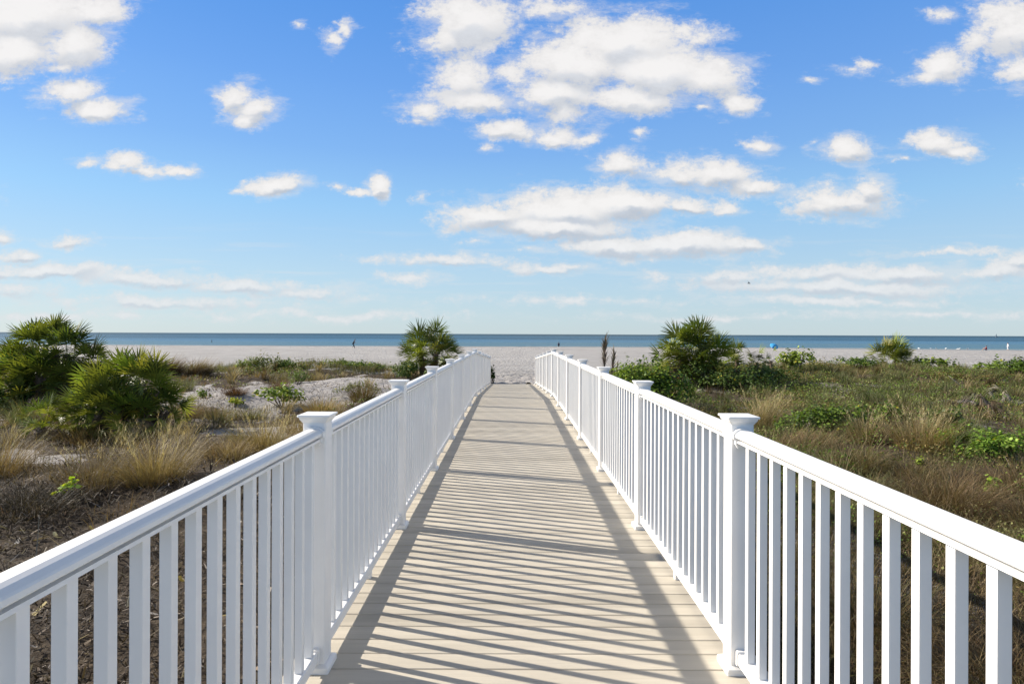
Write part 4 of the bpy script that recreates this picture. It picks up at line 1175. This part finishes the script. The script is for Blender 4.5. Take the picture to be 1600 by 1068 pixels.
# ------------------------------------------------------------------ sky, sun, camera
CLOUDS = """
40,20,125,58,1.3 110,70,62,42,1.2 150,14,58,26,1.1 25,78,60,42,1.2 98,108,36,13,.8
112,145,46,26,1.1 150,172,52,24,1.1 70,160,26,12,.55 215,183,12,7,.5
364,150,30,26,1 396,170,42,26,1 386,190,32,14,.9
520,66,20,20,.8 541,45,13,20,.75 470,44,14,5,.45
140,252,26,8,.7 200,253,32,15,.85 228,266,42,10,.85 281,263,30,11,1
436,287,44,19,1.1 378,293,16,6,.55
592,289,24,17,1.2 562,298,28,7,.9 520,293,20,9,.65 660,305,14,7,.5
730,30,82,55,1.25 690,62,52,34,1 722,122,52,46,1 660,168,48,20,.9 742,156,62,26,1.1 650,185,30,8,.7
965,62,110,48,1.35 900,100,92,46,1.3 1022,106,112,46,1.35 862,150,92,28,1.1 1104,122,72,36,1.1 1152,162,40,20,1 985,152,92,26,1.15 880,16,66,22,.75 1095,52,46,22,.7 1090,168,18,7,.7 800,120,40,30,.7
790,203,46,19,1.15 862,212,52,19,1 912,215,32,13,.9 882,180,44,22,.75 758,232,14,8,.6 1003,205,18,9,.6
972,256,46,22,.9 1052,266,72,24,1 1122,276,72,27,1 1182,292,50,17,.9
768,336,78,32,1.2 882,326,102,36,1.3 982,317,92,30,1.2 1062,319,62,18,1 1132,326,32,13,.85 862,352,142,22,1.2
962,382,102,19,1.1 1062,384,122,24,1.2 1162,382,54,14,.95
1312,316,88,29,1.05 1352,296,40,25,1 1282,326,50,14,.85
1322,234,44,25,1.1 1186,226,28,14,.95 1464,222,52,23,1.05 1502,236,32,13,.95 1406,252,16,8,.7 1265,222,12,5,.5
1476,106,46,29,1 1450,121,42,12,.85 1330,110,34,9,.5 1358,100,20,9,.55 1270,126,14,6,.5 1400,125,16,5,.45
1580,40,66,56,1.15 1592,104,42,38,1 1470,22,26,13,.75 1530,60,30,30,.7
700,406,118,13,.85 860,418,82,11,.85 640,437,52,10,.8 740,380,26,6,.5 830,388,40,7,.5
108,378,46,12,.75 35,400,32,13,.9 6,370,24,12,.7 60,427,142,14,.95 232,436,122,16,.9 372,446,132,13,.8 482,456,102,11,.65 130,468,62,8,.55 30,455,90,12,.6 560,465,60,8,.5
1252,427,122,19,.85 1402,427,152,18,.95 1542,422,102,15,.9 1592,408,34,15,.9 1502,394,122,8,.65 1152,436,152,12,.7 1302,448,265,16,.95 1300,470,220,9,.7 1440,492,190,8,.6 250,472,230,11,.7 500,491,220,9,.6 100,492,170,8,.6 900,470,200,7,.55 1100,495,220,6,.5 1120,385,40,7,.5
-60,60,90,60,1.2 -160,300,120,30,1 -300,160,160,60,1.1 1700,90,100,60,1.2 1760,280,120,40,1 1900,150,160,60,1.1 400,-120,160,60,1.2 1000,-180,240,80,1.2 1500,-160,160,50,1 100,-220,200,70,1 -250,430,200,18,.8 1850,430,220,18,.8
"""
CL = [tuple(float(q) for q in c.split(',')) for c in CLOUDS.split()]


def build_world():
    W = bpy.data.worlds.new('World'); S.world = W; W.use_nodes = True
    nt = W.node_tree; nt.nodes.clear()
    out = N(nt, 'ShaderNodeOutputWorld'); bg = N(nt, 'ShaderNodeBackground'); nt.links.new(bg.outputs[0], out.inputs[0])
    sky = N(nt, 'ShaderNodeTexSky', sky_type='NISHITA'); sky.sun_disc = False
    sky.sun_elevation = math.asin(SUN_TO.z); sky.sun_rotation = math.atan2(SUN_TO.x, SUN_TO.y)
    sky.altitude = 0; sky.air_density = 1.0; sky.dust_density = .4; sky.ozone_density = 1.6
    tc = N(nt, 'ShaderNodeTexCoord'); D = tc.outputs['Generated']
    sx = N(nt, 'ShaderNodeSeparateXYZ'); nt.links.new(D, sx.inputs[0])
    yy = math_(nt, 'MAXIMUM', sx.outputs[1], .06)
    u = math_(nt, 'DIVIDE', sx.outputs[0], yy); v = math_(nt, 'DIVIDE', sx.outputs[2], yy)
    uv = N(nt, 'ShaderNodeCombineXYZ'); nt.links.new(u, uv.inputs[0]); nt.links.new(v, uv.inputs[1])
    UV = uv.outputs[0]
    sc = scaled(nt, UV, (1.0, 1.45, 1))
    warp = noise(nt, sc, 10.0, 5, .6)
    wv = N(nt, 'ShaderNodeVectorMath', operation='MULTIPLY_ADD'); nt.links.new(warp.outputs['Color'], wv.inputs[0]); wv.inputs[1].default_value = (.085, .05, 0); wv.inputs[2].default_value = (-.0425, -.025, 0)
    uw = N(nt, 'ShaderNodeVectorMath', operation='ADD'); nt.links.new(UV, uw.inputs[0]); nt.links.new(wv.outputs[0], uw.inputs[1])
    so_ = N(nt, 'ShaderNodeCombineXYZ'); so_.inputs[0].default_value = -.008; nt.links.new(math_(nt, 'MULTIPLY_ADD', v, .045, .0045), so_.inputs[1])
    up = N(nt, 'ShaderNodeVectorMath', operation='ADD'); nt.links.new(uw.outputs[0], up.inputs[0]); nt.links.new(so_.outputs[0], up.inputs[1])

    def field(vec, items):
        cur = None
        for px, py, a, b, w in items:
            u0 = (px - VX) / 960; v0 = (VY + (px - 800) * .0039 - py) / 960
            a *= 1.25 / 960; b *= 1.25 / 960
            m = N(nt, 'ShaderNodeVectorMath', operation='MULTIPLY_ADD'); nt.links.new(vec, m.inputs[0])
            m.inputs[1].default_value = (1 / a, 1 / b, 0); m.inputs[2].default_value = (-u0 / a, -v0 / b, 0)
            l = N(nt, 'ShaderNodeVectorMath', operation='LENGTH'); nt.links.new(m.outputs[0], l.inputs[0])
            f = math_(nt, 'MULTIPLY_ADD', l.outputs['Value'], -w, w)
            cur = f if cur is None else math_(nt, 'SMOOTH_MAX', cur, f, .30)
        return cur
    f0 = field(uw.outputs[0], CL)
    big = [c for c in CL if c[3] >= 11]
    f1 = field(up.outputs[0], big)
    n1 = noise(nt, sc, 10.0, 12, .64); n2 = noise(nt, sc, 30.0, 10, .72); n3 = noise(nt, sc, 95.0, 6, .7)
    nn = math_(nt, 'ADD', math_(nt, 'MULTIPLY', math_(nt, 'SUBTRACT', n1.outputs[0], .5), 1.6), math_(nt, 'MULTIPLY', math_(nt, 'SUBTRACT', n2.outputs[0], .5), 1.25))
    nn = math_(nt, 'ADD', nn, math_(nt, 'MULTIPLY', math_(nt, 'SUBTRACT', n3.outputs[0], .5), .55))
    dens = math_(nt, 'ADD', f0, nn)
    core = maprange(nt, dens, .05, .66)
    wz = noise(nt, scaled(nt, UV, (1, 2.6, 1)), 16.0, 10, .7)
    veil = maprange(nt, math_(nt, 'ADD', math_(nt, 'MULTIPLY', f0, 1.1), math_(nt, 'MULTIPLY', math_(nt, 'SUBTRACT', wz.outputs[0], .5), 3.0)), -.15, .9, 0, .55)
    st = noise(nt, scaled(nt, UV, (1.6, 26, 1)), 2.2, 8, .6)
    band = math_(nt, 'MULTIPLY', maprange(nt, st.outputs[0], .50, .72, 0, .42), math_(nt, 'MULTIPLY', maprange(nt, v, .012, .06), maprange(nt, v, .20, .09)))
    cover = math_(nt, 'MAXIMUM', math_(nt, 'MAXIMUM', core, veil), band)
    # bases lie in the shade of the cloud above them
    d01 = math_(nt, 'SUBTRACT', math_(nt, 'ADD', f1, math_(nt, 'MULTIPLY', nn, .45)), f0)
    shade = math_(nt, 'MULTIPLY', math_(nt, 'MULTIPLY', maprange(nt, d01, -.15, .42), maprange(nt, f0, .05, .5)), maprange(nt, v, .20, .45, 1.0, .62))
    ccol = mixc(nt, shade, (5.35, 5.22, 5.1), (3.35, 3.6, 4.0))
    thick = maprange(nt, dens, .3, 1.1, .86, 1.0)
    ccol = mixc(nt, 1.0, ccol, thick, 'MULTIPLY')
    # clouds near the horizon are seen through more air
    el = maprange(nt, v, .02, .22, 0, 1)
    ccol = mixc(nt, math_(nt, 'MULTIPLY_ADD', el, -.40, .40), ccol, (3.9, 4.3, 4.75))
    hyp = math_(nt, 'SQRT', math_(nt, 'ADD', math_(nt, 'MULTIPLY', sx.outputs[0], sx.outputs[0]), math_(nt, 'MULTIPLY', sx.outputs[1], sx.outputs[1])))
    tn = math_(nt, 'DIVIDE', sx.outputs[2], math_(nt, 'MAXIMUM', hyp, .05))
    r = N(nt, 'ShaderNodeValToRGB'); nt.links.new(math_(nt, 'MULTIPLY', tn, 1.6, clamp=True), r.inputs[0])
    cr = r.color_ramp; cr.interpolation = 'EASE'
    cr.elements[0].position = 0; cr.elements[0].color = (.60, .65, .76, 1)
    cr.elements[1].position = 1; cr.elements[1].color = (.22, .49, .90, 1)
    for pos, col in ((.14, (.52, .66, .84)), (.34, (.50, .70, .93)), (.58, (.42, .66, .97)), (.80, (.26, .53, .91))):
        e = cr.elements.new(pos); e.color = (*col, 1)
    skyc = mixc(nt, 1.0, sky.outputs[0], r.outputs[0], 'MULTIPLY')
    # thick sunlit air: paler towards the horizon; unseen grey zenith added to neutralise shadows
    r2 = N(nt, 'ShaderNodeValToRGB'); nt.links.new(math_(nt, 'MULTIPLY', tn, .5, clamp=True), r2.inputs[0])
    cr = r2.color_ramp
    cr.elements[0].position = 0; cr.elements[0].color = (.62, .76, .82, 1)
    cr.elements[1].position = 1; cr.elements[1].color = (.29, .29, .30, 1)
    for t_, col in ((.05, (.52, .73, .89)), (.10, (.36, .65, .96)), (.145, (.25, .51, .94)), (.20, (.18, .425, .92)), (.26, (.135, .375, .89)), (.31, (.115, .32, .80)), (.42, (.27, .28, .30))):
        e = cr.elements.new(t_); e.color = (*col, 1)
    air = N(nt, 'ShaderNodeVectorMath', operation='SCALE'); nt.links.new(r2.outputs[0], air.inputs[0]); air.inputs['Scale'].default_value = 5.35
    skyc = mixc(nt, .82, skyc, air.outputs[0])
    c = mixc(nt, math_(nt, 'MULTIPLY', cover, math_(nt, 'MULTIPLY_ADD', el, .14, .82)), skyc, ccol)
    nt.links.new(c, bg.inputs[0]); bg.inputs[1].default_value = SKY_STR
    W.cycles.sampling_method = 'MANUAL'; W.cycles.sample_map_resolution = 512


SKY_STR = .10
build_world()
sl = bpy.data.lights.new('sun', 'SUN'); sl.energy = 4.8; sl.angle = math.radians(.53); sl.color = (1, .92, .80)
so = bpy.data.objects.new('sun', sl); COL.objects.link(so); so.location = SUN_TO * 30
so.rotation_euler = SUN_TO.to_track_quat('Z', 'Y').to_euler()
cd = bpy.data.cameras.new('camera'); cam = bpy.data.objects.new('camera', cd); COL.objects.link(cam)
cd.sensor_width = 36; cd.sensor_fit = 'HORIZONTAL'; cd.lens = 36 * F
cd.shift_x = (800 - VX) / 1600; cd.shift_y = (VY - 534) / 1600
cd.clip_start = .05; cd.clip_end = 100000
cam.matrix_world = Matrix.Translation((0, 0, EYE)) @ Matrix.Rotation(PI / 2, 4, 'X') @ Matrix.Rotation(ROLL, 4, 'Z')
S.camera = cam
S.view_settings.view_transform = 'Standard'; S.view_settings.look = 'None'; S.view_settings.exposure = 0.82; S.view_settings.gamma = 1.0
S.cycles.max_bounces = 6; S.cycles.transparent_max_bounces = 8; S.cycles.diffuse_bounces = 4
